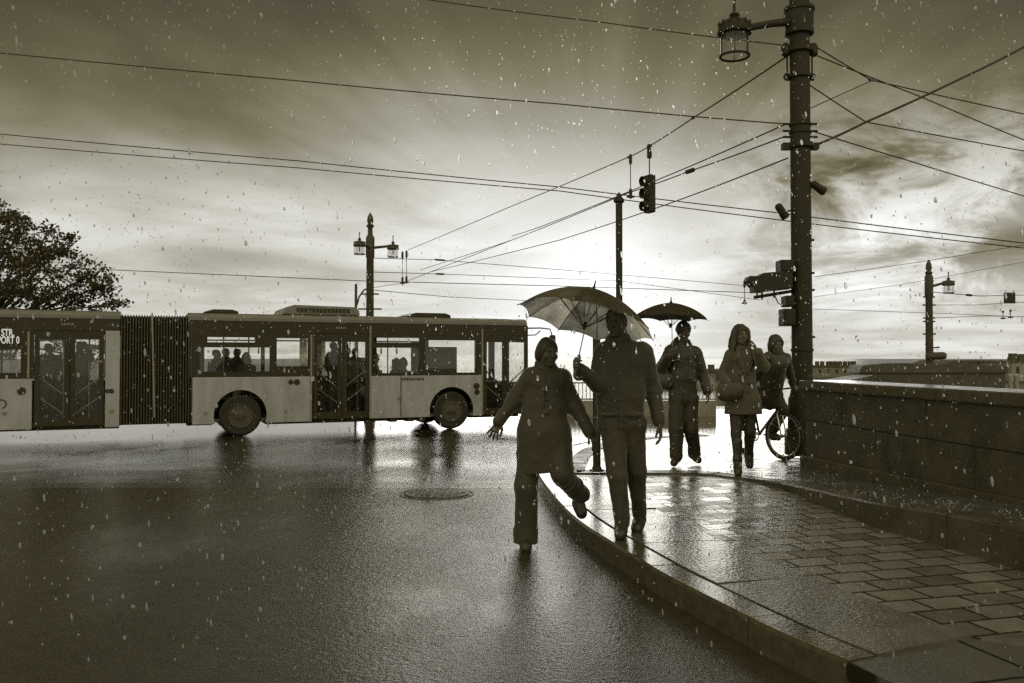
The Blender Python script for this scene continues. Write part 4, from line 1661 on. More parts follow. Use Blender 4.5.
# ------------------------------------------------------------------ umbrellas
def umbrella(apex, axis, Rr, drop, n, hand_end, lab, cm, phase=0.0, curve_handle=True):
    ax = nv(axis)
    apex = np.array(apex, float)
    h = np.array([0, 1.0, 0])
    B = nv(np.cross(h, ax))
    C = np.cross(ax, B)
    root = thing('umbrella', lab, 'umbrella', hand_end)
    seg, rings = 8, 14
    vs, fs = [apex], []

    def prof(t):
        return -drop * (0.30 * t + 0.70 * t ** 2.3)
    for i in range(1, rings + 1):
        t = i / rings
        for k in range(n * seg):
            f = (k % seg) / seg
            bulge = 4 * f * (1 - f)
            an = 2 * math.pi * k / (n * seg) + phase
            half = math.pi / n
            loc = (f - 0.5) * 2 * half
            chord = math.cos(half) / math.cos(loc)          # panels are stretched flat between the ribs
            rr = Rr * t * (chord * 0.75 + 0.25) * (1 - 0.035 * bulge * t ** 3)
            z = prof(t) + 0.02 * bulge * t * t
            vs.append(apex + ax * z + rr * (B * math.cos(an) + C * math.sin(an)))
    m = n * seg
    for k in range(m):
        fs.append((0, 1 + k, 1 + (k + 1) % m))
    for i in range(rings - 1):
        for k in range(m):
            a, b = 1 + i * m + k, 1 + i * m + (k + 1) % m
            fs.append((a, a + m, b + m, b))
    can = MB().add(vs, fs).build('canopy', M[cm], root, smooth=True)
    if cm == 'canopy':                                # every other panel is of a darker print
        can.data.materials.append(M['canopy_print'])
        pan = [k // seg for k in range(m)] + [k // seg for i in range(rings - 1) for k in range(m)]
        can.data.polygons.foreach_set('material_index', [1 if q % 3 else 0 for q in pan])
    rtip = []
    for k in range(n):
        an = 2 * math.pi * k / n + phase
        d = B * math.cos(an) + C * math.sin(an)
        pts = [apex + ax * (prof(t) - 0.008) + d * (Rr * t + (0.012 if t == 1.0 else 0)) for t in np.linspace(0.02, 1.0, 10)]
        rb = MB().path(pts, 0.0035, 5).build('rib', M['iron'], root, smooth=True)
        mid = apex + ax * (prof(0.52) - 0.012) + d * Rr * 0.52
        MB().path([apex - ax * 0.30 + d * 0.012, mid], 0.003, 5).build('stretcher', M['iron'], rb, smooth=True)
    MB().path([apex + ax * 0.01, np.array(hand_end)], 0.0048, 8).build('shaft', M['steel'], root, smooth=True)
    MB().lathe([(0.012, -0.01), (0.022, 0.0), (0.013, 0.012), (0.008, 0.03), (0.005, 0.07)], apex, 10, axis=ax).build('ferrule', M['iron'], root, smooth=True)
    MB().lathe([(0.012, -0.02), (0.014, 0.0), (0.014, 0.03), (0.009, 0.04)], apex - ax * 0.30, 10, axis=ax).build('runner', M['iron'], root, smooth=True)
    e = np.array(hand_end)
    pts = [e + ax * 0.05, e, e - ax * 0.10]
    if curve_handle:
        for q in np.linspace(0, math.pi, 8)[1:]:
            pts.append(e - ax * 0.10 + B * 0.03 * (1 - math.cos(q)) - ax * 0.03 * math.sin(q))
    MB().path(pts, 0.012, 8).build('handle', M['leather'], root, smooth=True)
    return root


# ------------------------------------------------------------------ people
def add_hand(S, w, d, n, thumb, curl=0.35, sp=0.2, k=1.0, grip=False):
    """w wrist, d along the hand, n the way the palm faces, thumb the side of the thumb"""
    w, d = np.array(w, float), nv(d)
    n = nv(np.array(n, float) - d * np.dot(n, d))
    s = nv(np.cross(d, n))
    if np.dot(s, thumb) < 0:
        s = -s
    for o in (-0.026, -0.009, 0.009, 0.026):
        S.cone(w + s * o * 0.6 * k, w + d * 0.088 * k + s * o * 1.05 * k, 0.015 * k, 0.0125 * k, 0.012)
    S.cone(w - d * 0.02, w + d * 0.02, 0.026 * k, 0.022 * k, 0.02)
    Ls = (0.074, 0.083, 0.077, 0.060)
    for i, Lf in enumerate(Ls):
        o = (0.031 - 0.0205 * i) * k
        p = w + d * 0.086 * k + s * o
        a = curl * (0.75 + 0.12 * i)
        fan = s * sp * (1.5 - i) * 0.35
        ang = 0.0
        for j, fr in enumerate((0.46, 0.30, 0.24)):
            ang += a * (1.0 if j else 0.8)
            dd = nv(d * math.cos(ang) + n * math.sin(ang) + fan * math.cos(ang))
            q = p + dd * Lf * fr * k
            S.cone(p, q, (0.0098 - 0.0009 * j) * k, (0.0092 - 0.0009 * j) * k, 0.006)
            p = q
    tb = w + d * 0.022 * k + s * 0.024 * k
    t1 = tb + nv(d * 0.75 + s * 0.65 + n * 0.35) * 0.045 * k
    t2 = t1 + nv(d * 0.95 + s * 0.15 + n * (0.2 + curl * 0.3)) * 0.032 * k
    t3 = t2 + nv(d * 0.95 + n * (0.2 + curl * 0.5)) * 0.026 * k
    S.cone(tb, t1, 0.0145 * k, 0.0115 * k, 0.012).cone(t1, t2, 0.011 * k, 0.010 * k, 0.006).cone(t2, t3, 0.010 * k, 0.0085 * k, 0.006)


def head_frame(yaw, pitch=0.0, roll=0.0):
    F = np.array([math.sin(yaw) * math.cos(pitch), -math.cos(yaw) * math.cos(pitch), math.sin(pitch)])
    Rr = nv(np.cross(F, [0, 0, 1.0]))
    U = np.cross(Rr, F)
    Rr, U = Rr * math.cos(roll) + U * math.sin(roll), U * math.cos(roll) - Rr * math.sin(roll)
    return F, Rr, U


def add_head(S, c, fr, k=1.0):
    F, Rr, U = fr
    A = [Rr, F, U]
    S.ell(c + U * 0.018 * k - F * 0.008 * k, (0.074 * k, 0.094 * k, 0.098 * k), A, 0.02)
    S.ell(c + F * 0.022 * k - U * 0.050 * k, (0.057 * k, 0.066 * k, 0.066 * k), A, 0.03)
    S.ell(c + F * 0.066 * k - U * 0.098 * k, (0.024 * k, 0.018 * k, 0.016 * k), A, 0.02)
    for s in (-1, 1):
        S.ell(c + F * 0.092 * k + Rr * s * 0.031 * k + U * 0.004 * k, (0.019 * k, 0.017 * k, 0.011 * k), A, 0.012, sub=True)
        S.ell(c + F * 0.074 * k + Rr * s * 0.031 * k + U * 0.003 * k, (0.0125 * k,) * 3, A, 0.003)
        S.ell(c + Rr * s * 0.073 * k - F * 0.008 * k - U * 0.012 * k, (0.010 * k, 0.018 * k, 0.030 * k), A, 0.008)
        S.cone(c + F * 0.084 * k + Rr * s * 0.014 * k + U * 0.024 * k, c + F * 0.078 * k + Rr * s * 0.045 * k + U * 0.024 * k, 0.008 * k, 0.007 * k, 0.012)
        S.ell(c + F * 0.070 * k + Rr * s * 0.042 * k - U * 0.030 * k, (0.018 * k, 0.014 * k, 0.018 * k), A, 0.02)
    S.cone(c + F * 0.086 * k + U * 0.012 * k, c + F * 0.106 * k - U * 0.028 * k, 0.008 * k, 0.0125 * k, 0.012)
    S.ell(c + F * 0.082 * k - U * 0.060 * k, (0.021 * k, 0.010 * k, 0.006 * k), A, 0.010)
    S.ell(c + F * 0.080 * k - U * 0.072 * k, (0.018 * k, 0.010 * k, 0.007 * k), A, 0.010)
    pass


def add_foot(S, an, toe, r=0.036, hgt=0.035):
    an, toe = np.array(an, float), np.array(toe, float)
    d = nv(toe - an)
    heel = an - nv([d[0], d[1], 0]) * 0.035 - [0, 0, 0.045]
    S.cone(an, heel, r, r * 0.9, 0.02)
    S.cone(heel, toe, r * 0.95, r * 0.85, 0.03)


FLATY = (np.array([0, 1.0, 0]), 0.62)


def add_core(S, J, k=1.0):
    """neck, trunk, limbs and feet of the body itself, under the clothes"""
    c, fr = J['head'], J['fr']
    F, Rr, U = fr
    S.cone(c - U * 0.06 - F * 0.012, J['neck'], 0.052 * k, 0.058 * k, 0.03)
    ch = (J['shL'] + J['shR']) / 2 - [0, 0, 0.10]
    S.cone(J['neck'], (J['shL'] + J['shR']) / 2, 0.058, 0.08, 0.05, FLATY)
    S.cone(J['shL'], J['shR'], 0.05, 0.05, 0.05)
    hp = (J['hipL'] + J['hipR']) / 2
    S.cone(ch, J['waist'], 0.135 * k, 0.115 * k, 0.06, FLATY)
    S.cone(J['waist'], hp, 0.115 * k, 0.14 * k, 0.06, FLATY)
    for s in 'LR':
        S.chain([J['sh' + s], J['el' + s], J['wr' + s]], [0.048, 0.038, 0.026], 0.02)
        S.chain([J['hip' + s], J['kn' + s], J['an' + s]], [0.082, 0.053, 0.036], 0.03)
        add_foot(S, J['an' + s], J['toe' + s], 0.034)


def collar(S, nk, fr, r, h=0.045):
    F, Rr, U = fr
    pts = [nk + r * (Rr * math.cos(a) * 1.0 + F * math.sin(a) * 0.85) + np.array([0, 0, h * (0.55 - 0.5 * math.sin(a))]) for a in np.linspace(-math.pi * 1.38, math.pi * 0.38, 14)]
    S.chain(pts, [0.020] * 14, 0.015)


def shoe(an, toe, name, parent, m='leather', sole=0.02, heel=0.0, boot=0.0):
    an, toe = np.array(an, float), np.array(toe, float)
    S = SDF(0.006)
    d = toe - an
    dh = nv([d[0], d[1], 0]) if abs(d[0]) + abs(d[1]) > 0.03 else np.array([0, -1.0, 0])
    dirn = nv(toe - an)
    back = an - dh * 0.03
    low = back + nv(np.array([0, 0, -1.0]) * 0.7 + (dirn - dh * np.dot(dirn, dh)) * 0.3) * 0.05
    S.cone(an, low, 0.048, 0.043, 0.02)
    S.cone(low, toe, 0.046, 0.041, 0.03)
    S.cone((low + toe) / 2, toe + dirn * 0.015, 0.050, 0.040, 0.02)
    if boot:
        S.cone(an, an + [0, 0, boot], 0.047, 0.058, 0.03)
    if heel:
        S.cone(low, low - [0, 0, heel], 0.014, 0.010, 0.01)
    S.noise(0.0015, 45, seed=3)
    return sdf_part(S, name, M[m], parent)


def jp(d):
    return {k: np.array(v, float) for k, v in d.items()}


def person(lab, base, group=None):
    return thing('person', lab, 'person', base, group=group)


# --- woman striding off the kerb
def woman_kerb():
    D = 6.85
    J = jp(dict(head=P(547.5, 352.5, D), neck=P(546.5, 369, D + 0.02), shL=P(530, 377, D + 0.02), shR=P(562, 378, D + 0.02),
                elL=P(514, 401, D + 0.03), wrL=P(499.5, 421, D - 0.02), elR=P(575.5, 407, D + 0.02), wrR=P(589.5, 431, D - 0.05),
                waist=P(544, 408, D), hipL=P(534, 436, D), hipR=P(553, 437, D),
                knL=P(526.5, 488, D - 0.03), anL=P(525.5, 535, D + 0.02), toeL=P(526, 547, D - 0.14),
                knR=P(562, 474, D - 0.10), anR=P(580, 498, D + 0.22), toeR=P(581.5, 512, D + 0.20)))
    J['fr'] = head_frame(R(24), -0.06, 0.03)
    root = person('person in a long dark coat striding off the kerb with arms spread', (J['anL'][0], D, 0))
    S = SDF(0.0062)
    add_core(S, J, 0.95)
    add_head(S, J['head'], J['fr'], 0.98)
    add_hand(S, J['wrL'], J['wrL'] - J['elL'] + [0.004, 0, -0.05], (0.35, 0.9, 0), (0.6, -0.4, 0.5), 0.22, 0.75, 0.95)
    add_hand(S, J['wrR'], J['wrR'] - J['elR'] + [-0.02, 0, -0.06], (-0.8, 0.2, -0.3), (0, -1, 0), 0.3, 0.1, 0.95)
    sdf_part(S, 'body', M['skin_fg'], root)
    F, Rr, U = J['fr']
    c = J['head']
    H = SDF(0.006)                                    # smooth short hair
    H.ell(c + U * 0.022 - F * 0.014, (0.083, 0.102, 0.103), [Rr, F, U])
    H.ell(c - F * 0.05 - U * 0.035, (0.076, 0.062, 0.075), [Rr, F, U], 0.04)
    H.ell(c + F * 0.088 - U * 0.035, (0.062, 0.075, 0.080), [Rr, F, U], 0.02, sub=True)
    H.noise(0.003, 60, (1, 1, 0.3), 5)
    sdf_part(H, 'hair', M['hair'], root)
    C = SDF(0.0075)
    up = (J['shL'] + J['shR']) / 2
    C.cone(J['shL'] + [0.02, 0, -0.012], J['shR'] + [-0.02, 0, -0.012], 0.068, 0.068, 0.05)
    C.cone(J['neck'] + [0, 0, 0.005], up - [0, 0, 0.05], 0.070, 0.12, 0.06, FLATY)
    C.cone(up - [0, 0, 0.08], J['waist'], 0.168, 0.160, 0.06, FLATY)
    hem = P(540, 470, D)
    C.cone(J['waist'], P(543, 436, D), 0.160, 0.186, 0.05, FLATY)
    C.cone(P(540, 434, D), P(534, 474, D), 0.183, 0.135, 0.06, (np.array([0, 1.0, 0]), 0.7))
    C.cone(P(548, 436, D), P(558, 472, D - 0.04), 0.172, 0.125, 0.06, (np.array([0, 1.0, 0]), 0.75))
    C.cone(P(545, 432, D), P(545, 470, D), 0.18, 0.2, 0.05, (np.array([0, 1.0, 0]), 0.7))
    for s in 'LR':
        C.chain([J['sh' + s], J['el' + s], J['wr' + s] + (J['wr' + s] - J['el' + s]) * 0.02], [0.070, 0.057, 0.049], 0.035)
    collar(C, J['neck'] + [0, 0, 0.0], J['fr'], 0.068, 0.05)
    C.cone(J['neck'] + [-0.02, -0.09, -0.03], J['waist'] + [-0.01, -0.115, 0.02], 0.012, 0.010, 0.012)
    for i in range(4):
        q = J['waist'] + np.array([0.015, -0.105 - 0.006 * i, 0.17 - 0.1 * i])
        C.ell(q, (0.012, 0.012, 0.012), None, 0.004)
    C.noise(0.006, 26, (1, 1, 0.45), 11)
    C.cut((0.1, -0.05, -1), P(545, 472, D))
    sdf_part(C, 'coat', M['wool'], root)
    T = SDF(0.0075)
    T.cone(J['hipL'], J['hipR'], 0.11, 0.11, 0.05)
    T.chain([J['hipL'], J['knL'], J['anL'] + [0, 0, 0.02], P(525.5, 545, D)], [0.100, 0.080, 0.090, 0.096], 0.03)
    T.chain([J['hipR'], J['knR'] + [0, 0, 0], J['anR'] + [0, 0, 0.03]], [0.105, 0.080, 0.076], 0.03)
    T.noise(0.007, 24, (1, 1, 0.5), 13)
    T.cut((0, 0, -1), (0, 0, 0.035))
    sdf_part(T, 'trousers', M['trousers'], root)
    shoe(J['anL'], J['toeL'], 'shoe', root, heel=0.02)
    shoe(J['anR'], J['toeR'], 'shoe', root, heel=0.0)


woman_kerb()


# --- man with the patterned umbrella
def man_umbrella():
    D = 6.66
    J = jp(dict(head=P(616.5, 322, D), neck=P(618, 341, D + 0.02), shL=P(604, 352, D + 0.01), shR=P(642, 353, D + 0.02),
                elL=P(599, 385, D - 0.07), wrL=P(579.5, 369, D - 0.16), elR=P(654, 392, D + 0.04), wrR=P(659.5, 423, D - 0.04),
                waist=P(621, 393, D), hipL=P(612, 424, D), hipR=P(633, 424, D),
                knL=P(617.5, 476, D - 0.10), anL=P(621, 522, D - 0.10), toeL=P(620.5, 534, D - 0.26),
                knR=P(637, 472, D + 0.02), anR=P(639.5, 514, D + 0.16), toeR=P(637, 528, D + 0.02)))
    J['fr'] = head_frame(R(-22), -0.05)
    root = person('person in a dark jacket on the kerb holding a big patterned umbrella', (J['anL'][0], D, PAV))
    S = SDF(0.0062)
    add_core(S, J, 1.0)
    add_head(S, J['head'], J['fr'], 1.0)
    hw = J['wrL']
    add_hand(S, hw, nv([-0.05, -0.08, 0.045]), (0.9, 0.1, -0.1), (0.15, -0.1, 1), 1.05, 0.0, 1.0)
    add_hand(S, J['wrR'], J['wrR'] - J['elR'] + [-0.01, 0, -0.05], (-0.9, 0.2, 0), (-0.2, -1, 0), 0.38, 0.15, 1.05)
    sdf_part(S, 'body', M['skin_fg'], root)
    F, Rr, U = J['fr']
    c = J['head']
    H = SDF(0.006)
    H.ell(c + U * 0.024 - F * 0.013, (0.081, 0.100, 0.101), [Rr, F, U])
    H.ell(c + F * 0.095 - U * 0.045, (0.085, 0.085, 0.090), [Rr, F, U], 0.02, sub=True)
    H.cut(-U, c - U * 0.062)
    H.noise(0.004, 70, (1, 1, 0.4), 6)
    sdf_part(H, 'hair', M['hair'], root)
    C = SDF(0.0075)
    up = (J['shL'] + J['shR']) / 2
    C.cone(J['shL'] + [0.02, 0, -0.015], J['shR'] + [-0.02, 0, -0.015], 0.080, 0.080, 0.05)
    C.cone(J['neck'] + [0, 0, 0.0], up - [0, 0, 0.05], 0.075, 0.15, 0.06, FLATY)
    C.cone(up - [0, 0, 0.09], J['waist'], 0.190, 0.172, 0.06, FLATY)
    C.cone(J['waist'], P(620, 426, D), 0.174, 0.186, 0.05, FLATY)
    for s in 'LR':
        C.chain([J['sh' + s], J['el' + s], J['wr' + s] - (J['wr' + s] - J['el' + s]) * 0.05], [0.076, 0.061, 0.050], 0.035)
    collar(C, J['neck'] + [0, 0, -0.005], J['fr'], 0.075, 0.05)
    C.cone(J['neck'] + [0.0, -0.10, -0.05], P(619, 427, D) + [0, -0.122, 0], 0.012, 0.012, 0.012)
    for sx in (-1, 1):
        q = P(620, 414, D) + np.array([sx * 0.10, -0.112, 0])
        C.cone(q + [-0.05, 0, 0], q + [0.05, 0.0, 0], 0.010, 0.010, 0.012)
    C.noise(0.006, 24, (1, 1, 0.5), 21)
    C.cut((0, -0.05, -1), P(620, 428.5, D))
    sdf_part(C, 'jacket', M['wool2'], root)
    T = SDF(0.0075)
    T.cone(J['hipL'], J['hipR'], 0.105, 0.105, 0.05)
    T.chain([J['hipL'], J['knL'], J['anL'] + [0, 0, 0.0]], [0.100, 0.072, 0.056], 0.02)
    T.chain([J['hipR'], J['knR'], J['anR'] + [0, 0, 0.0]], [0.100, 0.072, 0.056], 0.02)
    T.noise(0.006, 28, (1, 1, 0.55), 23)
    sdf_part(T, 'trousers', M['trousers'], root)
    shoe(J['anL'], J['toeL'], 'shoe', root)
    shoe(J['anR'], J['toeR'], 'shoe', root)
    # the umbrella leans back over the shoulder
    grip = hw + nv([-0.05, -0.08, 0.045]) * 0.085 + np.array([0.022, -0.005, 0.02])
    apex = P(593.5, 289.5, grip[1] + 0.09)
    axis = nv([0.26, 0.19, 1.0])
    umbrella(apex, axis, 0.52, 0.26, 10, grip, 'big patterned umbrella, pale inside, tilted back over the man on the kerb', 'canopy', 0.0)


man_umbrella()


# --- man with the black umbrella further back
def man_back():
    D = 10.85
    z = tz(D)
    J = jp(dict(head=P(683.5, 331.5, D), neck=P(682.5, 344, D + 0.02), shL=P(670, 351, D + 0.01), shR=P(695, 352, D + 0.01),
                elL=P(660.5, 370, D - 0.02), wrL=P(669, 356, D - 0.22), elR=P(702.5, 374, D + 0.03), wrR=P(707.5, 391, D - 0.04),
                waist=P(682, 378, D), hipL=P(677, 399, D), hipR=P(690, 399, D),
                knL=P(676.5, 429, D - 0.08), anL=P(676.5, 454, D - 0.10), toeL=P(674, 462.5, D - 0.25),
                knR=P(691, 429, D - 0.02), anR=P(694.5, 452, D + 0.12), toeR=P(698, 459.5, D + 0.0)))
    J['fr'] = head_frame(R(14), -0.15)
    root = person('person in an open jacket and jeans walking under the black umbrella', (J['anL'][0], D, z))
    S = SDF(0.0075)
    add_core(S, J, 1.0)
    add_head(S, J['head'], J['fr'], 0.98)
    add_hand(S, J['wrL'], nv([0.02, -0.05, 0.09]), (0.9, 0.1, 0.0), (0.2, -1, 0.3), 1.0, 0.0, 1.0)
    add_hand(S, J['wrR'], J['wrR'] - J['elR'] + [-0.02, 0, -0.05], (-0.9, 0.2, 0), (-0.2, -1, 0), 0.4, 0.1, 1.0)
    sdf_part(S, 'body', M['skin'], root)
    F, Rr, U = J['fr']
    c = J['head']
    H = SDF(0.007)
    H.ell(c + U * 0.030 - F * 0.013, (0.085, 0.104, 0.105), [Rr, F, U])
    H.ell(c + F * 0.095 - U * 0.050, (0.080, 0.085, 0.090), [Rr, F, U], 0.02, sub=True)
    H.cut(-U, c - U * 0.055)
    H.noise(0.006, 60, (1, 1, 0.6), 8)
    sdf_part(H, 'hair', M['hair'], root)
    C = SDF(0.0085)
    up = (J['shL'] + J['shR']) / 2
    C.cone(J['shL'] + [0.02, 0, -0.012], J['shR'] + [-0.02, 0, -0.012], 0.076, 0.076, 0.05)
    C.cone(J['neck'], up - [0, 0, 0.05], 0.085, 0.14, 0.06, FLATY)
    C.cone(up - [0, 0, 0.09], J['waist'], 0.185, 0.170, 0.06, FLATY)
    C.cone(J['waist'], P(683, 401, D), 0.170, 0.178, 0.05, FLATY)
    for s in 'LR':
        C.chain([J['sh' + s], J['el' + s], J['wr' + s]], [0.080, 0.066, 0.052], 0.03)
    collar(C, J['neck'] + [0, 0, -0.012], J['fr'], 0.085, 0.07)
    # hood lying behind the neck, open front edges
    C.ell(J['neck'] + [0, 0.09, -0.01], (0.13, 0.07, 0.07), None, 0.04)
    for sx in (-1, 1):
        C.cone(J['neck'] + [sx * 0.05, -0.09, -0.06], P(683, 399, D) + [sx * 0.03, -0.108, 0], 0.014, 0.012, 0.012)
        C.cone(J['neck'] + [sx * 0.12, -0.07, -0.03], J['waist'] + [sx * 0.115, -0.075, 0.05], 0.013, 0.013, 0.010)
    C.noise(0.008, 26, (1, 1, 0.6), 31)
    C.cut((0, 0, -1), P(683, 402.5, D))
    sdf_part(C, 'jacket', M['nylon'], root)
    T = SDF(0.0085)
    T.cone(J['hipL'], J['hipR'], 0.105, 0.105, 0.05)
    T.chain([J['hipL'], J['knL'], J['anL'] + [0, 0, -0.02]], [0.100, 0.086, 0.076], 0.02)
    T.chain([J['hipR'], J['knR'], J['anR'] + [0, 0, -0.02]], [0.100, 0.086, 0.076], 0.02)
    T.noise(0.007, 28, (1, 1, 0.55), 33)
    sdf_part(T, 'trousers', M['trousers2'], root)
    shoe(J['anL'], J['toeL'], 'shoe', root)
    shoe(J['anR'], J['toeR'], 'shoe', root)
    grip = J['wrL'] + nv([0.02, -0.05, 0.09]) * 0.085 + np.array([0.02, -0.004, 0.0])
    apex = P(671, 302.5, D - 0.1)
    umbrella(apex, nv([0.04, 0.03, 1.0]), 0.475, 0.20, 8, grip, 'black umbrella held level over the person in the open jacket', 'canopy_black', 0.1, True)
    # shoulder bag
    b = P(663.5, 381, D - 0.06)
    o = thing('shoulder_bag', 'dark rounded bag hanging at the hip under the black umbrella', 'bag', b)
    B = SDF(0.008)
    B.cone(b + [-0.05, 0, 0.02], b + [0.05, 0, 0.02], 0.085, 0.085, 0.03, (np.array([0, 1.0, 0]), 0.55))
    B.cone(b + [-0.05, 0, -0.03], b + [0.05, 0, -0.03], 0.08, 0.08, 0.03, (np.array([0, 1.0, 0]), 0.6))
    B.noise(0.005, 30, seed=4)
    sdf_part(B, 'bag_body', M['leather'], o)
    MB().path([b + [0.02, 0, 0.08], J['shL'] + [-0.01, -0.095, -0.08], J['shL'] + [0.02, -0.03, 0.086], J['shL'] + [0.0, 0.10, -0.1], b + [0.03, 0.05, 0.08]], 0.011, 6).build('strap', M['leather'], o, smooth=True)


man_back()


# --- woman in the grey coat, hand to her face
def woman_coat():
    D = 10.0
    z = tz(D)
    J = jp(dict(head=P(741, 334.5, D), neck=P(742, 348, D + 0.03), shL=P(730, 355, D + 0.02), shR=P(754, 355, D + 0.02),
                elL=P(721.5, 376, D + 0.03), wrL=P(728, 386, D - 0.14), elR=P(763.5, 366, D - 0.08), wrR=P(757.5, 352.5, D - 0.15),
                waist=P(742, 379, D + 0.01), hipL=P(736, 402, D), hipR=P(750, 402, D),
                knL=P(736, 433, D - 0.06), anL=P(737.5, 459, D - 0.10), toeL=P(738, 472, D - 0.22),
                knR=P(749.5, 431, D + 0.02), anR=P(749, 455, D + 0.2), toeR=P(749.5, 464.5, D + 0.10)))
    J['fr'] = head_frame(R(10), -0.08, 0.03)
    root = person('person with long hair in a grey coat shielding the face with one hand', (J['anL'][0], D, z))
    S = SDF(0.0072)
    add_core(S, J, 0.92)
    add_head(S, J['head'], J['fr'], 0.96)
    add_hand(S, J['wrL'], nv([0.09, -0.06, -0.04]), (0.2, 0.9, 0.0), (0, -0.2, 1), 0.6, 0.0, 0.95)
    add_hand(S, J['wrR'], nv(P(752, 338, D - 0.12) - J['wrR']), (-0.9, 0.3, 0.0), (-0.2, -1, 0.2), 0.25, 0.1, 0.95)
    sdf_part(S, 'body', M['skin'], root)
    F, Rr, U = J['fr']
    c = J['head']
    H = SDF(0.0072)
    H.ell(c + U * 0.022 - F * 0.014, (0.086, 0.104, 0.104), [Rr, F, U])
    for sx in (-1, 1):
        H.cone(c + Rr * sx * 0.06 + U * 0.02 - F * 0.01, c + Rr * sx * 0.085 - U * 0.13 + F * 0.0, 0.045, 0.040, 0.03)
        H.cone(c + Rr * sx * 0.085 - U * 0.13, c + Rr * sx * 0.105 - U * 0.23 + F * 0.035, 0.040, 0.022, 0.03)
    H.ell(c - F * 0.06 - U * 0.11, (0.10, 0.05, 0.14), [Rr, F, U], 0.04)
    H.ell(c + F * 0.095 - U * 0.025, (0.056, 0.09, 0.085), [Rr, F, U], 0.02, sub=True)
    H.noise(0.006, 55, (1, 1, 0.15), 9)
    sdf_part(H, 'hair', M['hair'], root)
    C = SDF(0.0085)
    up = (J['shL'] + J['shR']) / 2
    C.cone(J['shL'] + [0.015, 0, -0.012], J['shR'] + [-0.015, 0, -0.012], 0.062, 0.062, 0.05)
    C.cone(J['neck'], up - [0, 0, 0.05], 0.070, 0.12, 0.06, FLATY)
    C.cone(up - [0, 0, 0.08], J['waist'], 0.152, 0.148, 0.06, FLATY)
    hem = P(743, 414, D)
    C.cone(J['waist'], hem, 0.150, 0.208, 0.05, (np.array([0, 1.0, 0]), 0.66))
    C.cone(P(743, 404, D), hem - [0, 0, 0.05], 0.196, 0.212, 0.05, (np.array([0, 1.0, 0]), 0.66))
    C.chain([J['shL'], J['elL'], J['wrL']], [0.064, 0.058, 0.050], 0.03)
    C.chain([J['shR'], J['elR'], J['wrR']], [0.066, 0.062, 0.052], 0.03)
    # wide lapels and a double row of buttons
    for sx in (-1, 1):
        C.cone(J['neck'] + [sx * 0.06, -0.06, -0.005], J['neck'] + [sx * 0.075, -0.105, -0.12], 0.022, 0.026, 0.012)
        C.cone(J['neck'] + [sx * 0.075, -0.105, -0.12], J['waist'] + [sx * 0.01, -0.105, 0.08], 0.024, 0.010, 0.012)
        for i in range(3):
            C.ell(J['waist'] + np.array([sx * 0.05, -0.10 - 0.012 * i, 0.06 - 0.10 * i]), (0.014, 0.012, 0.014), None, 0.003)
    collar(C, J['neck'] + [0, 0, -0.01], J['fr'], 0.07, 0.06)
    C.noise(0.005, 26, (1, 1, 0.35), 41)
    C.cut((0, 0, -1), P(743, 414, D))
    sdf_part(C, 'coat', M['coatgrey'], root)
    T = SDF(0.0075)
    T.chain([J['hipL'], J['knL'], J['anL']], [0.088, 0.060, 0.045], 0.02)
    T.chain([J['hipR'], J['knR'], J['anR']], [0.088, 0.060, 0.045], 0.02)
    T.cone(J['hipL'], J['hipR'], 0.09, 0.09, 0.03)
    sdf_part(T, 'leggings', M['trousers2'], root)
    shoe(J['anL'], J['toeL'], 'boot', root, heel=0.03, boot=0.20)
    shoe(J['anR'], J['toeR'], 'boot', root, heel=0.03, boot=0.20)
    b = P(729, 391, D - 0.20)
    o = thing('shoulder_bag', 'dark shoulder bag worn across the grey coat', 'bag', b)
    B = SDF(0.008)
    B.cone(b + [-0.07, 0, 0.02], b + [0.09, 0, 0.03], 0.075, 0.075, 0.03, (np.array([0, 1.0, 0]), 0.45))
    B.cone(b + [-0.06, 0, -0.04], b + [0.08, 0, -0.03], 0.078, 0.078, 0.03, (np.array([0, 1.0, 0]), 0.5))
    B.noise(0.004, 30, seed=5)
    sdf_part(B, 'bag_body', M['leather'], o)
    MB().path([b + [0.10, 0.0, 0.06], J['waist'] + [0.0, -0.135, 0.06], J['shR'] + [-0.06, -0.115, -0.10], J['shR'] + [-0.035, -0.03, 0.064], J['shR'] + [-0.05, 0.09, -0.08]], 0.013, 6).build('strap', M['leather'], o, smooth=True)
    b = P(721.5, 395, D + 0.05)
    o = thing('shopping_bag', 'pale paper bag hanging beside the grey coat', 'bag', b)
    MB().add([b + q for q in [(-0.07, -0.03, -0.13), (0.05, -0.03, -0.13), (0.05, 0.05, -0.13), (-0.07, 0.05, -0.13), (-0.06, -0.035, 0.12), (0.07, -0.03, 0.13), (0.07, 0.04, 0.13), (-0.06, 0.04, 0.12)]],
             [(0, 3, 2, 1), (4, 5, 6, 7), (0, 1, 5, 4), (1, 2, 6, 5), (2, 3, 7, 6), (3, 0, 4, 7)]).build('bag_body', M['paper'], o, bevel=0.008)
    MB().path([b + [-0.03, 0, 0.12], b + [-0.01, 0, 0.20], b + [0.03, 0, 0.22], b + [0.05, 0, 0.13]], 0.005, 6).build('handle', M['paper'], o, smooth=True)


woman_coat()


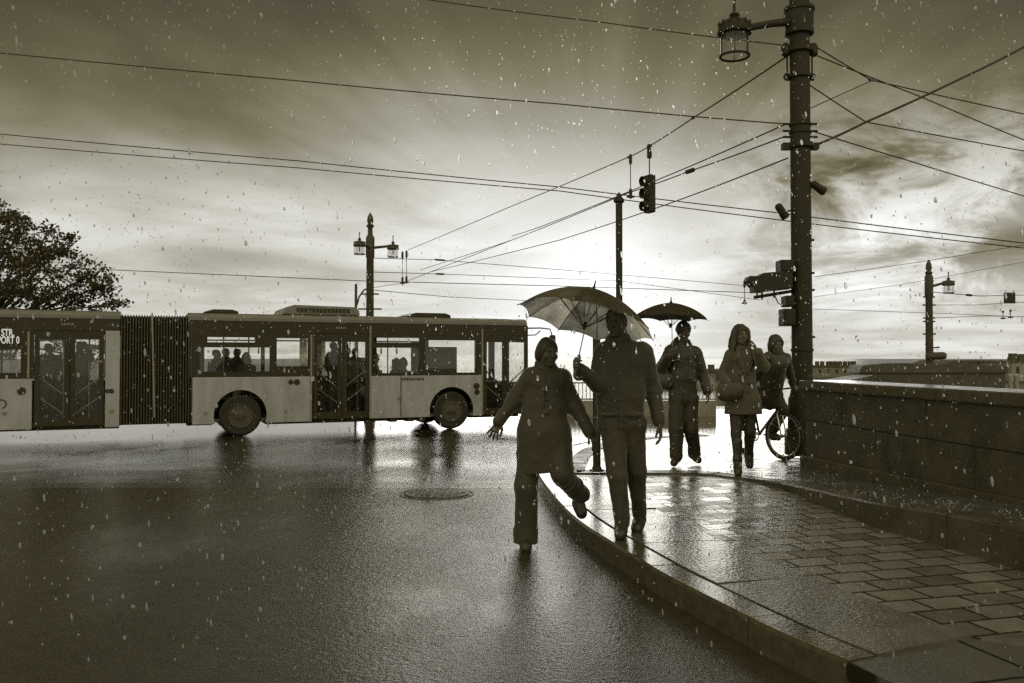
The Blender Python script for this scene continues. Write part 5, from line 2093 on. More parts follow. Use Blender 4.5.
# --- cyclist and bicycle
def cyclist():
    FWp = on_z(784, 460, tz(11))            # front wheel contact
    z = tz(11)
    head = nv([0.26, -0.966, 0])               # travel direction
    fw = np.array([FWp[0], FWp[1], z])
    Rw = 0.315
    rw = fw - head * 1.02
    up = np.array([0, 0, 1.0])
    side = np.array([-head[1], head[0], 0])   # bicycle's left hand
    side = -side if np.dot(side, [1, 0, 0]) < 0 else side   # towards the parapet
    root = thing('bicycle', 'bicycle with a bright frame tube ridden beside the parapet', 'bicycle', rw)
    fc, rc = fw + up * Rw, rw + up * Rw
    st = nv(head * math.cos(0.27) + side * math.sin(0.27))
    sn = nv(np.cross(st, up))
    for c, ax in ((fc, sn), (rc, side)):
        w = MB().lathe([(0.016, -0.05), (0.026, -0.03), (0.016, -0.02), (0.016, 0.02), (0.026, 0.03), (0.016, 0.05)], c, 12, axis=ax).build('wheel', M['steel'], root, smooth=True)
        MB().torus(c, ax, Rw - 0.02, 0.022, 48, 10).build('tyre', M['tyre'], w, smooth=True)
        MB().torus(c, ax, Rw - 0.047, 0.011, 48, 6).build('rim', M['steel'], w, smooth=True)
        B = nv(np.cross(up, ax))
        C = np.cross(ax, B)
        sp = MB()
        for i in range(28):
            a = 2 * math.pi * i / 28
            a2 = a + (0.35 if i % 2 else -0.35)
            sp.path([c + (B * math.cos(a2) + C * math.sin(a2)) * 0.022 + ax * (0.025 if i % 4 < 2 else -0.025), c + (B * math.cos(a) + C * math.sin(a)) * (Rw - 0.045)], 0.0014, 4, False)
        sp.build('spokes', M['steel'], w)
    bb = rc + head * 0.42 - up * 0.03
    seat_top = bb - head * 0.15 + up * 0.42
    hd_top = fc - head * 0.17 + up * 0.48
    hd_low = fc - head * 0.115 + up * 0.33
    fr = MB()
    fr.path([bb, seat_top], 0.016, 10)
    fr.path([seat_top - up * 0.05, hd_top - up * 0.03], 0.015, 10)
    for s in (-1, 1):
        fr.path([rc + side * 0.055 * s, bb + side * 0.03 * s], 0.009, 8)
        fr.path([rc + side * 0.055 * s, seat_top - up * 0.04 + side * 0.015 * s], 0.008, 8)
    fr.path([hd_low, hd_top], 0.020, 10)
    fr.build('frame', M['iron'], root, smooth=True)
    MB().path([bb, hd_low + (hd_top - hd_low) * 0.15], 0.020, 10).build('down_tube', M['chrome'], root, smooth=True)
    fk = MB()
    for s in (-1, 1):
        fk.path([fc + sn * 0.05 * s, fc + sn * 0.045 * s + (hd_low - fc) * 0.85, hd_low], 0.012, 8)
    fk.build('fork', M['chrome'], root, smooth=True)
    bar_c = hd_top + up * 0.12 + head * 0.02
    MB().path([hd_top, bar_c], 0.013, 8).build('stem', M['iron'], root, smooth=True)
    hb = [bar_c - side * 0.29 - head * 0.05 + up * 0.02, bar_c - side * 0.15 + up * 0.015, bar_c, bar_c + side * 0.15 + up * 0.015, bar_c + side * 0.29 - head * 0.05 + up * 0.02]
    hbo = MB().path(hb, 0.0115, 8).build('handlebar', M['iron'], root, smooth=True)
    for s in (0, -1):
        MB().path([hb[s], hb[s] * 0.65 + hb[1 if s == 0 else 3] * 0.35], 0.017, 8).build('grip', M['leather'], hbo, smooth=True)
    MB().path([seat_top, seat_top + nv(seat_top - bb) * 0.14], 0.013, 8).build('seat_post', M['steel'], root)
    sad = seat_top + nv(seat_top - bb) * 0.15
    Ssd = SDF(0.008)
    Ssd.ell(sad - head * 0.06, (0.085, 0.10, 0.032), [side, head, up], 0.02).cone(sad, sad + head * 0.14, 0.035, 0.02, 0.03)
    sdf_part(Ssd, 'saddle', M['leather'], root)
    cr = MB()
    cr.torus(bb - side * 0.06, side, 0.085, 0.007, 28, 6)
    for i in range(5):
        a = i * 2 * math.pi / 5
        cr.path([bb - side * 0.06, bb - side * 0.06 + (head * math.cos(a) + up * math.sin(a)) * 0.085], 0.006, 5)
    crank = cr.build('chainwheel', M['steel'], root, smooth=True)
    ca = R(-20)
    cd = head * math.cos(ca) + up * math.sin(ca)
    pedals = []
    for s in (1, -1):
        e = bb + cd * 0.17 * s + side * 0.085 * s
        MB().path([bb + side * 0.07 * s, e], 0.010, 6).build('crank_arm', M['steel'], root)
        pc = e + side * 0.055 * s
        MB().obox(pc, head * 0.045, side * 0.045, up * 0.012).build('pedal', M['iron'], root)
        pedals.append(pc)
    # mudguard over the rear wheel
    Bv, Cv = head, up
    mg = []
    for a in np.linspace(R(30), R(170), 12):
        mg.append(rc + (Bv * math.cos(a) + Cv * math.sin(a)) * (Rw + 0.025))
    MB().path(mg, 0.016, 6).build('mudguard', M['iron'], root, smooth=True)
    # rider, seated and leaning a little forward
    hip = np.array(P(769, 396, 11.4))
    neckp = np.array(P(776.5, 353.5, 11.15))
    hc = np.array(P(776, 344.5, 11.12))
    sh = neckp - up * 0.055
    J = jp(dict(head=hc, neck=neckp, shL=sh - side * 0.135, shR=sh + side * 0.135, waist=(sh * 0.45 + hip * 0.55) - head * 0.03,
                hipL=hip - side * 0.075, hipR=hip + side * 0.075))
    for nm, s, pc, gr in (('L', -1, pedals[1], hb[0]), ('R', 1, pedals[0], hb[-1])):
        J['an' + nm] = pc + up * 0.10 - head * 0.06
        mid = (J['hip' + nm] + J['an' + nm]) / 2
        half = np.linalg.norm(J['hip' + nm] - J['an' + nm]) / 2
        J['kn' + nm] = mid + nv(head + up * 0.35 + side * 0.15 * s) * math.sqrt(max(0.02, 0.385 ** 2 - half ** 2))
        J['toe' + nm] = pc + head * 0.07 + up * 0.035
        J['wr' + nm] = gr - head * 0.055 + up * 0.045 + side * 0.01 * s
        J['el' + nm] = (J['sh' + nm] + J['wr' + nm]) / 2 + side * 0.035 * s - up * 0.05 - head * 0.03
    J['fr'] = head_frame(R(12), -0.12)
    o = person('person in a dark hooded jacket riding the bicycle beside the parapet', (rw[0], rw[1], z))
    S = SDF(0.0075)
    add_core(S, J, 0.92)
    add_head(S, J['head'], J['fr'], 0.93)
    for nm, s in (('L', -1), ('R', 1)):
        add_hand(S, J['wr' + nm], nv(head * 0.9 - up * 0.35), (-up * 0.9 - head * 0.3), -side * s, 0.85, 0.0, 0.95)
    sdf_part(S, 'body', M['skin'], o)
    F, Rr, U = J['fr']
    C = SDF(0.0085)
    C.cone(J['shL'] + side * 0.02, J['shR'] - side * 0.02, 0.072, 0.072, 0.05)
    C.cone(J['neck'], sh - up * 0.05, 0.075, 0.13, 0.06, FLATY)
    C.cone(sh - up * 0.06, J['waist'], 0.135, 0.13, 0.06, FLATY)
    C.cone(J['waist'], hip, 0.135, 0.14, 0.06, (np.array([0, 1.0, 0]), 0.75))
    C.cone(sh - up * 0.08, hip - up * 0.05, 0.125, 0.12, 0.08, (np.array([0, 1.0, 0]), 0.75))
    for s in 'LR':
        C.chain([J['sh' + s], J['el' + s], J['wr' + s]], [0.062, 0.052, 0.042], 0.03)
    C.noise(0.007, 28, (1, 1, 0.6), 51)
    sdf_part(C, 'jacket', M['nylon'], o)
    H = SDF(0.0075)                                   # hood drawn over the head
    H.ell(hc + U * 0.014 - F * 0.012, (0.094, 0.112, 0.118), [Rr, F, U])
    H.cone(hc - U * 0.05 - F * 0.03, J['neck'] - F * 0.01, 0.085, 0.095, 0.04)
    H.ell(hc + F * 0.10 - U * 0.018, (0.060, 0.085, 0.080), [Rr, F, U], 0.02, sub=True)
    H.noise(0.004, 40, seed=6)
    sdf_part(H, 'hood', M['nylon'], o)
    T = SDF(0.0085)
    T.cone(J['hipL'], J['hipR'], 0.11, 0.11, 0.04)
    for s in 'LR':
        T.chain([J['hip' + s], J['kn' + s], J['an' + s]], [0.10, 0.075, 0.058], 0.02)
    T.noise(0.006, 28, seed=53)
    sdf_part(T, 'trousers', M['trousers2'], o)
    for s in 'LR':
        shoe(J['an' + s], J['toe' + s], 'shoe', o)


cyclist()

# ------------------------------------------------------------------ articulated bus
BO = np.array([0.40, 23.25])
BDIR = nv([0.92, 0.39])                    # travel direction on the ground
BRZ = math.atan2(BDIR[1], BDIR[0])
BZ = g(20)
bus = thing('articulated_bus', 'grey articulated city bus crossing the wet road behind the striding couple', 'bus', (BO[0], BO[1], BZ), BRZ)


def U(px):
    """distance along the bus (0 at its front, negative towards the rear) of a photograph column"""
    k = (px - 512) / FPX
    # BO.x - d.x*u = k * (BO.y - d.y*u)
    u = (BO[0] - k * BO[1]) / (BDIR[0] - k * BDIR[1])
    return -u


def Zb(px, py):
    u = U(px)
    return P(px, py, BO[1] + BDIR[1] * u)[2] - BZ


Wd = 2.5
T0, T1 = 2.72, 2.86                        # roof rail
BELT, SK = 1.40, 0.30
ART0, ART1 = U(188), U(119)                # bellows between
REAR_END = U(0) - 3.6
WR = 0.49
wheels = [U(452), U(241)]


def lower_poly(x0, x1, arches, z0=SK, z1=BELT, r=0.60):
    pts = [(x0, z0)]
    for cx in arches:
        h = z0 - WR
        a0 = math.asin(h / r)
        for a in np.linspace(math.pi - a0, a0, 18):
            pts.append((cx + r * math.cos(a), WR + r * math.sin(a)))
    pts += [(x1, z0), (x1, z1), (x0, z1)]
    return pts


def bus_part(mb, name, m, parent=bus, **k):
    return mb.build(name, M[m], parent, world=False, **k)


def add_pane(parent, x0, x1, z0, z1, y, m='glass', name='pane'):
    return bus_part(MB().box((x0, y - 0.004, z0), (x1, y + 0.004, z1)), name, m, parent)


def build_bus():
    F0, F1 = ART0, -0.02
    # --- front section
    d1 = (U(313.5), U(369.5))
    d0 = (U(483.5), U(528))
    w_s = (U(275.5), U(309), 1.62, 2.36)
    w_a = (U(198.5), U(271), 1.50, 2.13)
    w_a2 = (U(206), U(256), 2.19, 2.37)
    w_b = (U(371.5), U(420.5), 1.44, 2.14)
    w_b2 = (U(373), U(420.5), 2.21, 2.40)
    w_c = (U(424), U(478), 1.44, 2.34)
    mb = MB()
    mb.prism(lower_poly(F0 + 0.10, d1[0] - 0.03, [wheels[1]]), 0.0, 0.05)
    bus_part(mb, 'side_panel', 'bus_paint', bevel=0.012)
    mb = MB()
    mb.prism(lower_poly(d1[1] + 0.03, d0[0] - 0.02, [wheels[0]], 0.33), 0.0, 0.05)
    bus_part(mb, 'side_panel', 'bus_paint', bevel=0.012)
    # panel joints and small fittings
    mb = MB()
    for px in (401,):
        mb.box((U(px) - 0.012, -0.003, 0.36), (U(px) + 0.012, -0.0012, BELT - 0.02))
    bus_part(mb, 'panel_joint', 'bus_black')
    for px, py, r in ((291, 382, 0.06), (297, 382, 0.075), (476.5, 386, 0.085), (477, 392, 0.075), (399, 398, 0.05), (206, 413, 0.04), (286, 411, 0.04)):
        bus_part(MB().lathe([(r, 0.0), (r, 0.012), (r * 0.8, 0.018)], (U(px), 0.0, Zb(px, py)), 14, axis=(0, -1, 0)), 'side_marker' if r < 0.055 else 'filler_cap', 'trim' if r < 0.055 else 'bus_black')
    mb = MB()
    for px in (204, 286):
        z = Zb(px, 413)
        mb.box((U(px) - 0.07, -0.010, z - 0.025), (U(px) + 0.07, -0.0015, z + 0.025))
    # small dark lettering strip under the windows, too worn to read
    mb = MB()
    x = U(402)
    while x < U(424):
        wl = random.uniform(0.03, 0.055)
        mb.box((x, -0.004, 1.275), (x + wl, -0.0012, 1.345))
        x += wl + 0.022
    bus_part(mb, 'lettering', 'bus_black')
    # window band
    holes = [(d1[0], d1[1], 0.0, 2.46), (d0[0], d0[1], 0.0, 2.46), w_s, w_a, w_a2, w_b, w_b2, w_c]
    bus_part(MB().panel(F0, F1, BELT + 0.002, T0, holes, 0.004, 0.06), 'window_band', 'bus_black')
    for w, par in ((w_s, None), (w_a, None), (w_a2, None), (w_b, None), (w_b2, None), (w_c, None)):
        f = MB()
        x0, x1, z0, z1 = w
        t = 0.03
        f.panel(x0 - 0.001, x1 + 0.001, z0 - 0.001, z1 + 0.001, [(x0 + t, x1 - t, z0 + t, z1 - t)], -0.004, 0.045)
        fo = bus_part(f, 'window', 'bus_black')
        add_pane(fo, x0 + 0.01, x1 - 0.01, z0 + 0.01, z1 - 0.01, 0.03)
    # curtains behind the small window and at the second window
    for x0, x1, z0, z1 in ((w_s[0] + 0.95, w_s[0] + 1.15, 1.5, 2.4), (w_s[0] + 1.35, w_s[1] + 0.85, 1.5, 2.4)):
        mb = MB()
        n = 24
        vs = []
        for i in range(n + 1):
            x = x0 + (x1 - x0) * i / n
            y = 2.38 + 0.012 * math.sin(i * 1.9)
            vs += [(x, y, z0), (x, y, z1), (x, y + 0.004, z0), (x, y + 0.004, z1)]
        mb.add(vs, [(4 * i, 4 * i + 4, 4 * i + 5, 4 * i + 1) for i in range(n)] + [(4 * i + 2, 4 * i + 3, 4 * i + 7, 4 * i + 6) for i in range(n)])
        bus_part(mb, 'curtain', 'curtain', smooth=True)
    # doors
    for (x0, x1), grey in ((d1, False), (d0, True)):
        xm = (x0 + x1) / 2
        for a, b in ((x0 + 0.01, xm - 0.006), (xm + 0.006, x1 - 0.01)):
            mb = MB().panel(a, b, 0.36, 2.45, [(a + 0.09, b - 0.09, 0.52, 2.27)], 0.012, 0.055)
            dr = bus_part(mb, 'door', 'bus_black')
            add_pane(dr, a + 0.08, b - 0.08, 0.50, 2.28, 0.033, 'glass_door')
            bar = MB()
            s = 1 if a == x0 + 0.01 else -1
            za, zb_ = (1.55, 1.10)
            xa, xb = (a + 0.05, b - 0.05) if s > 0 else (b - 0.05, a + 0.05)
            bar.path([(xa, 0.12, za), (xb, 0.12, zb_)], 0.016, 6)
            bus_part(bar, 'handrail', 'trim', dr)
            bar2 = MB().path([(xa, 0.12, 1.15), (xb, 0.12, 0.72)], 0.014, 6)
            bus_part(bar2, 'handrail', 'trim', dr)
    # pale vertical trims at the doors
    for px, z0, z1 in ((311.3, 0.34, 2.42), (370.3, 0.34, 2.66), (482.3, 0.36, 2.62)):
        bus_part(MB().box((U(px) - 0.022, -0.012, z0), (U(px) + 0.022, -0.001, z1)), 'door_trim', 'trim')
    # far side, roof, floor, ends
    fh = []
    x = F0 + 0.5
    while x < F1 - 1.0:
        fh.append((x, x + 1.42, 1.36, 2.42))
        x += 1.52
    fh.append((x, F1 - 0.12, 1.25, 2.42))
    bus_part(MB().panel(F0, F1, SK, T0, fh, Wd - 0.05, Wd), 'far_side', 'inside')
    for h in fh:
        add_pane(bus, h[0] - 0.01, h[1] + 0.01, h[2] - 0.01, h[3] + 0.01, Wd - 0.025, name='far_window')
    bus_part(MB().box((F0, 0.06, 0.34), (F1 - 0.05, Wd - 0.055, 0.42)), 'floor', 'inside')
    mb = MB()
    prof = [(-0.012, T0 + 0.002), (-0.012, T0 + 0.09), (0.05, T0 + 0.15), (0.25, T0 + 0.19), (Wd - 0.25, T0 + 0.19), (Wd - 0.05, T0 + 0.15), (Wd + 0.012, T0 + 0.09), (Wd + 0.012, T0 + 0.002)]
    n = len(prof)
    mb.add([(F0 - 0.0, y, z) for y, z in prof] + [(F1 + 0.03, y, z) for y, z in prof], [tuple(range(n)), tuple(range(n, 2 * n))[::-1]] + [(i, i + n, (i + 1) % n + n, (i + 1) % n) for i in range(n)])
    bus_part(mb, 'roof', 'bus_roof', bevel=0.01)
    # front end with windscreen
    mb = MB()
    mb.box((F1, 0.0, 0.33), (F1 + 0.06, Wd, 1.0))
    mb.box((F1, 0.0, 2.45), (F1 + 0.06, Wd, T0))
    mb.box((F1, 0.0, 1.0), (F1 + 0.06, 0.07, 2.45))
    mb.box((F1, Wd - 0.07, 1.0), (F1 + 0.06, Wd, 2.45))
    bus_part(mb, 'front_end', 'bus_black', bevel=0.01)
    bus_part(MB().box((F1 + 0.02, 0.07, 1.0), (F1 + 0.03, Wd - 0.07, 2.45)), 'windscreen', 'glass')
    # mirror arm
    zm = Zb(530, 329)
    mir = MB()
    mir.path([(F1 + 0.02, 0.05, zm + 0.02), (F1 + 0.42, -0.02, zm + 0.03), (F1 + 0.68, -0.08, zm), (F1 + 0.74, -0.1, zm - 0.2)], 0.02, 8)
    mir.path([(F1 + 0.02, 0.05, zm - 0.17), (F1 + 0.28, 0.0, zm - 0.16), (F1 + 0.42, -0.02, zm - 0.04)], 0.016, 8)
    mo = bus_part(mir, 'mirror_arm', 'bus_black', smooth=True)
    bus_part(MB().box((F1 + 0.68, -0.2, zm - 0.5), (F1 + 0.80, 0.0, zm - 0.16)), 'mirror', 'bus_black', mo, bevel=0.03)
    # driver's cab
    bus_part(MB().box((U(437), 0.9, 0.42), (U(437) + 0.05, Wd - 0.1, 2.3)), 'cab_partition', 'inside')
    bus_part(MB().box((U(437), 0.88, 0.42), (U(468), 0.93, 2.15)), 'cab_door', 'inside')
    bus_part(MB().box((F1 - 0.55, 0.1, 0.5), (F1 - 0.05, Wd - 0.1, 1.2)), 'dashboard', 'inside', bevel=0.05)
    # roof fittings
    for x0, x1, h in ((U(203), U(240), 0.10), (U(410), U(455), 0.12)):
        bus_part(MB().prism([(x0, T0 + 0.195), (x1, T0 + 0.195), (x1 - 0.02, T0 + 0.19 + h * 0.6), (x1 - 0.15, T0 + 0.19 + h), (x0 + 0.25, T0 + 0.19 + h), (x0 + 0.05, T0 + 0.19 + h * 0.4)], 0.3, 1.6), 'roof_hatch', 'bus_black', bevel=0.02)
    x0, x1 = U(283), U(362)
    z = T0 + 0.195
    pod = bus_part(MB().prism([(x0, z), (x1, z), (x1 - 0.02, z + 0.13), (x1 - 0.12, z + 0.215), (x0 + 0.3, z + 0.24), (x0 + 0.1, z + 0.18)], 0.2, 2.1), 'air_unit', 'bus_roof', bevel=0.03)
    gr = MB()
    for i in range(14):
        xx = x0 + 0.35 + i * (x1 - x0 - 0.6) / 14
        gr.box((xx, 0.185, z + 0.06), (xx + 0.07, 0.1985, z + 0.16))
    bus_part(gr, 'grille', 'bus_black', pod)
    # under body
    mb = MB()
    mb.box((F0, 0.35, 0.26), (wheels[1] - 0.62, Wd - 0.35, 0.338))
    mb.box((wheels[1] + 0.62, 0.3, 0.24), (wheels[0] - 0.62, Wd - 0.3, 0.338))
    mb.box((wheels[0] + 0.62, 0.3, 0.26), (F1 - 0.1, Wd - 0.3, 0.338))
    for px in (395, 412, 423):
        mb.box((U(px) - 0.09, 0.12, 0.22), (U(px) + 0.09, 0.6, 0.337))
    bus_part(mb, 'underbody', 'inside')
    # seats and handrails
    seat = None
    xs = [U(205), U(222), U(238), U(255), U(383), U(399), U(415)]
    for k, x in enumerate(xs):
        for y in (0.38, 1.75):
            s = MB()
            s.box((x - 0.02, y - 0.2, 0.86), (x + 0.42, y + 0.2, 0.93))
            s.box((x - 0.09, y - 0.2, 0.86), (x - 0.03, y + 0.2, 1.52))
            s.box((x + 0.1, y - 0.03, 0.42), (x + 0.16, y + 0.03, 0.86))
            bus_part(s, 'seat', 'seatcloth', bevel=0.015)
    for px in (226, 252, 322, 352, 364, 395, 432):
        for y in (0.72,):
            bus_part(MB().path([(U(px), y, 0.42), (U(px), y, T0 - 0.02)], 0.018, 8), 'grab_pole', 'trim', smooth=True)
    bus_part(MB().path([(F0 + 0.3, 0.7, 2.28), (U(430), 0.7, 2.28)], 0.018, 8), 'grab_rail', 'trim', smooth=True)
    for i, px in enumerate((238, 262, 356, 388, 404)):
        st = MB().path([(U(px), 0.7, 2.27), (U(px), 0.7, 2.08)], 0.012, 6)
        st.torus((U(px), 0.7, 2.02), (1, 0, 0), 0.06, 0.012, 16, 6)
        bus_part(st, 'strap_handle', 'inside')

    # --- bellows
    mb = MB()
    n = 26
    xs = np.linspace(ART1 + 0.022, ART0 + 0.11, n * 2 + 1)
    ring = [(0.0, 0.34), (0.0, 2.62), (0.12, 2.80), (0.4, 2.86), (Wd - 0.4, 2.86), (Wd - 0.12, 2.80), (Wd, 2.62), (Wd, 0.34)]
    vs, fs = [], []
    m_ = len(ring)
    for i, x in enumerate(xs):
        off = 0.055 if i % 2 == 0 else 0.0
        for y, z in ring:
            cy, cz = Wd / 2, 1.6
            vs.append((x, y + off * (1 if y < cy else -1), z - (off if z > 2.3 else 0)))
    for i in range(len(xs) - 1):
        for k in range(m_ - 1):
            fs.append((i * m_ + k, i * m_ + k + 1, (i + 1) * m_ + k + 1, (i + 1) * m_ + k))
    mb.add(vs, fs)
    bl = bus_part(mb, 'bellows', 'bellows')
    mb = MB()
    for i in range(1, len(xs), 2):
        mb.path([(xs[i], -0.004, 0.36), (xs[i], -0.004, 2.62), (xs[i], 0.1, 2.81)], 0.010, 5)
    bus_part(mb, 'bellows_hoop', 'bellows_rib', bl)
    xm = (ART0 + ART1) / 2 + 0.02
    bus_part(MB().path([(xm, -0.03, 0.5), (xm - 0.06, -0.03, 2.7), (xm - 0.06, 0.2, 2.87)], 0.022, 8), 'centre_hoop', 'trim', bl, smooth=True)
    bus_part(MB().box((ART1 + 0.1, 0.2, 0.34), (ART0 - 0.05, Wd - 0.2, 0.42)), 'turntable_floor', 'inside')

    # --- rear section
    r1, r0 = ART1, REAR_END
    dr_ = (U(34), U(104.5))
    wr_ = (U(-16), U(22.5), 1.50, 2.06)
    axle = U(0) - 1.9
    bus_part(MB().prism(lower_poly(r0, dr_[0] - 0.03, [axle]), 0.0, 0.05), 'side_panel', 'bus_paint', bevel=0.012)
    px0, px1 = U(104.5) + 0.02, r1 + 0.02
    bus_part(MB().box((px0, -0.004, SK), (px1, 0.05, 2.46)), 'corner_panel', 'bus_paint', bevel=0.012)
    for px, py, r in ((22, 391, 0.085), (108, 391, 0.05), (112, 391, 0.05)):
        bus_part(MB().lathe([(r, 0.0), (r, 0.012), (r * 0.8, 0.02)], (U(px), -0.004, Zb(px, py)), 14, axis=(0, -1, 0)), 'filler_cap', 'bus_black')
    for px, py in ((5, 413), (112, 411)):
        bus_part(MB().lathe([(0.045, 0.0), (0.045, 0.014), (0.03, 0.024)], (U(px), -0.004, Zb(px, py)), 12, axis=(0, -1, 0)), 'side_marker', 'trim')
    bus_part(MB().torus((U(2), -0.004, Zb(2, 404)), (0, 1, 0), 0.09, 0.012, 24, 6), 'towing_ring', 'bus_black')
    holes = [(dr_[0], dr_[1], 0.0, 2.46), wr_, (px0, px1, 0.0, 2.465), (r0 + 0.5, U(-22), 1.5, 2.3)]
    bus_part(MB().panel(r0, r1 + 0.02, BELT + 0.002, T0, holes, 0.004, 0.06), 'window_band', 'bus_black')
    for x0, x1, z0, z1 in (wr_, (r0 + 0.5, U(-22), 1.5, 2.3)):
        t = 0.03
        fo = bus_part(MB().panel(x0 - 0.001, x1 + 0.001, z0 - 0.001, z1 + 0.001, [(x0 + t, x1 - t, z0 + t, z1 - t)], -0.004, 0.045), 'window', 'bus_black')
        add_pane(fo, x0 + 0.01, x1 - 0.01, z0 + 0.01, z1 - 0.01, 0.03, 'glass_door')
    xm = (dr_[0] + dr_[1]) / 2
    for a, b in ((dr_[0] + 0.01, xm - 0.006), (xm + 0.006, dr_[1] - 0.01)):
        mb = MB().panel(a, b, 0.36, 2.45, [(a + 0.10, b - 0.10, 0.52, 2.26)], 0.012, 0.055)
        dd = bus_part(mb, 'door', 'bus_black')
        add_pane(dd, a + 0.09, b - 0.09, 0.50, 2.27, 0.033, 'glass_door')
        first = a == dr_[0] + 0.01
        for za, zb_ in ((1.42, 1.0), (0.98, 0.58)):
            xa, xb = (a + 0.08, b - 0.06) if first else (b - 0.08, a + 0.06)
            bus_part(MB().path([(xa, 0.12, za), (xb, 0.12, zb_)], 0.014, 6), 'handrail', 'trim', dd)
    bus_part(MB().box((U(29) - 0.03, -0.012, 1.42), (U(29) + 0.012, -0.001, 2.42)), 'door_trim', 'trim')
    fh = []
    x = r0 + 0.4
    while x < r1 - 1.2:
        fh.append((x, x + 1.42, 1.30, 2.42))
        x += 1.46
    fh.append((x, r1 + 0.9, 1.30, 2.42))
    bus_part(MB().panel(r0, r1 + 1.0, SK, T0, fh, Wd - 0.05, Wd), 'far_side', 'inside')
    for h in fh:
        add_pane(bus, h[0] - 0.01, h[1] + 0.01, h[2] - 0.01, h[3] + 0.01, Wd - 0.025, 'glass_door', name='far_window')
    bus_part(MB().box((r0, 0.06, 0.34), (r1 + 0.05, Wd - 0.055, 0.42)), 'floor', 'inside')
    mb = MB()
    n = len(prof)
    mb.add([(r0, y, z) for y, z in prof] + [(r1 + 0.03, y, z) for y, z in prof], [tuple(range(n)), tuple(range(n, 2 * n))[::-1]] + [(i, i + n, (i + 1) % n + n, (i + 1) % n) for i in range(n)])
    bus_part(mb, 'roof', 'bus_roof', bevel=0.01)
    x0, x1 = U(0) - 2.2, U(31)
    bus_part(MB().prism([(x0, z), (x1, z), (x1 - 0.16, z + 0.22), (x0 + 0.2, z + 0.24)], 0.15, 2.2), 'air_unit', 'bus_roof', bevel=0.04)
    bus_part(MB().box((r0 - 0.06, 0, SK), (r0, Wd, T0)), 'rear_end', 'bus_black')
    bus_part(MB().box((r0, 0.3, 0.25), (r1, Wd - 0.3, 0.337)), 'underbody', 'inside')
    for px in (62, 88):
        bus_part(MB().path([(U(px), 0.5, 0.42), (U(px), 0.5, T0 - 0.02)], 0.018, 8), 'grab_pole', 'trim', smooth=True)
    # lit route display in the window band of the rear section
    dsp = bus_part(MB().box((U(-12), -0.006, 2.14), (U(21), 0.003, 2.46)), 'route_display', 'bus_black')
    for txt, x, z_, sz in (('STR.', U(1.0), 2.325, 0.155), ('PORT 0', U(-2.5), 2.165, 0.155)):
        cu = bpy.data.curves.new('display_text', 'FONT')
        cu.body = txt
        cu.size = sz * 1.38
        cu.extrude = 0.001
        cu.offset = 0.004
        tmp = bpy.data.objects.new('display_text', cu)
        COL.objects.link(tmp)
        bpy.context.view_layer.update()
        tme = bpy.data.meshes.new_from_object(tmp.evaluated_get(bpy.context.evaluated_depsgraph_get()))
        bpy.data.objects.remove(tmp)
        xx = [v.co.x for v in tme.vertices]
        kx = (U(14) - U(1.0) if txt == 'STR.' else U(19) - U(-2.5)) / (max(xx) - min(xx))
        tme.transform(Matrix.Translation((x, -0.009, z_)) @ Matrix.Rotation(R(90), 4, 'X') @ Matrix.Diagonal((kx, 1, 1, 1)))
        tme.materials.clear()
        link_mesh('display_text', tme, M['led'], dsp, False)
    # maker's mark above the doors, too small to read
    for px in (68, 341):
        mb = MB()
        x = U(px) - 0.13
        for i in range(6):
            mb.box((x, 0.0005, 2.575), (x + 0.028, 0.003, 2.61 + 0.012 * (i % 2)))
            x += 0.042
        bus_part(mb, 'door_mark', 'trim')
    # --- wheels
    wl = None
    for x in wheels + [axle]:
        for y, fl in ((0.14, -1), (Wd - 0.14, 1)):
            if wl is None:
                w = bus_part(MB().lathe([(0.10, -0.02), (0.13, 0.0), (0.13, 0.03), (0.06, 0.05)], (0, -0.11, 0), 16, axis=(0, -1, 0)), 'wheel', 'rim')
                bus_part(MB().lathe([(0.30, -0.13), (0.44, -0.14), (0.48, -0.11), (WR, -0.06), (WR, 0.06), (0.48, 0.11), (0.44, 0.14), (0.30, 0.13)], (0, 0, 0), 40, axis=(0, 1, 0)), 'tyre', 'tyre', w, smooth=True)
                rimb = MB().lathe([(0.299, 0.135), (0.29, 0.155), (0.272, 0.15), (0.262, 0.06), (0.20, -0.01), (0.12, 0.03), (0.10, 0.07), (0.04, 0.08)], (0, 0, 0), 32, axis=(0, -1, 0))
                for i in range(10):
                    a = i * math.pi / 5
                    rimb.lathe([(0.018, 0.03), (0.018, 0.075), (0.012, 0.08)], (0.165 * math.cos(a), 0, 0.165 * math.sin(a)), 6, axis=(0, -1, 0))
                bus_part(rimb, 'rim', 'rim', w, smooth=True)
                wl = w
                c = w
            else:
                c = copy_tree(wl, bus)
            c.location = (x, y + 0.02 * (-fl), WR)
            c.rotation_euler = (0, 0, 0) if fl < 0 else (0, 0, math.pi)
    for x in wheels:
        mb = MB()
        arc = [(x + 0.62 * math.cos(a), WR + 0.62 * math.sin(a)) for a in np.linspace(0.0, math.pi, 16)]
        vs = [(ax_, y, az) for y in (0.052, 0.62) for ax_, az in arc]
        mb.add(vs, [(i, i + 1, 17 + i, 16 + i) for i in range(15)] + [tuple(range(16, 32))])
        bus_part(mb, 'wheel_house', 'tyre')


build_bus()

# ------------------------------------------------------------------ passengers (three figures, copied)
def bus_pt(u, y, z):
    p = BO + BDIR * u + np.array([-BDIR[1], BDIR[0]]) * y
    return np.array([p[0], p[1], BZ + z])


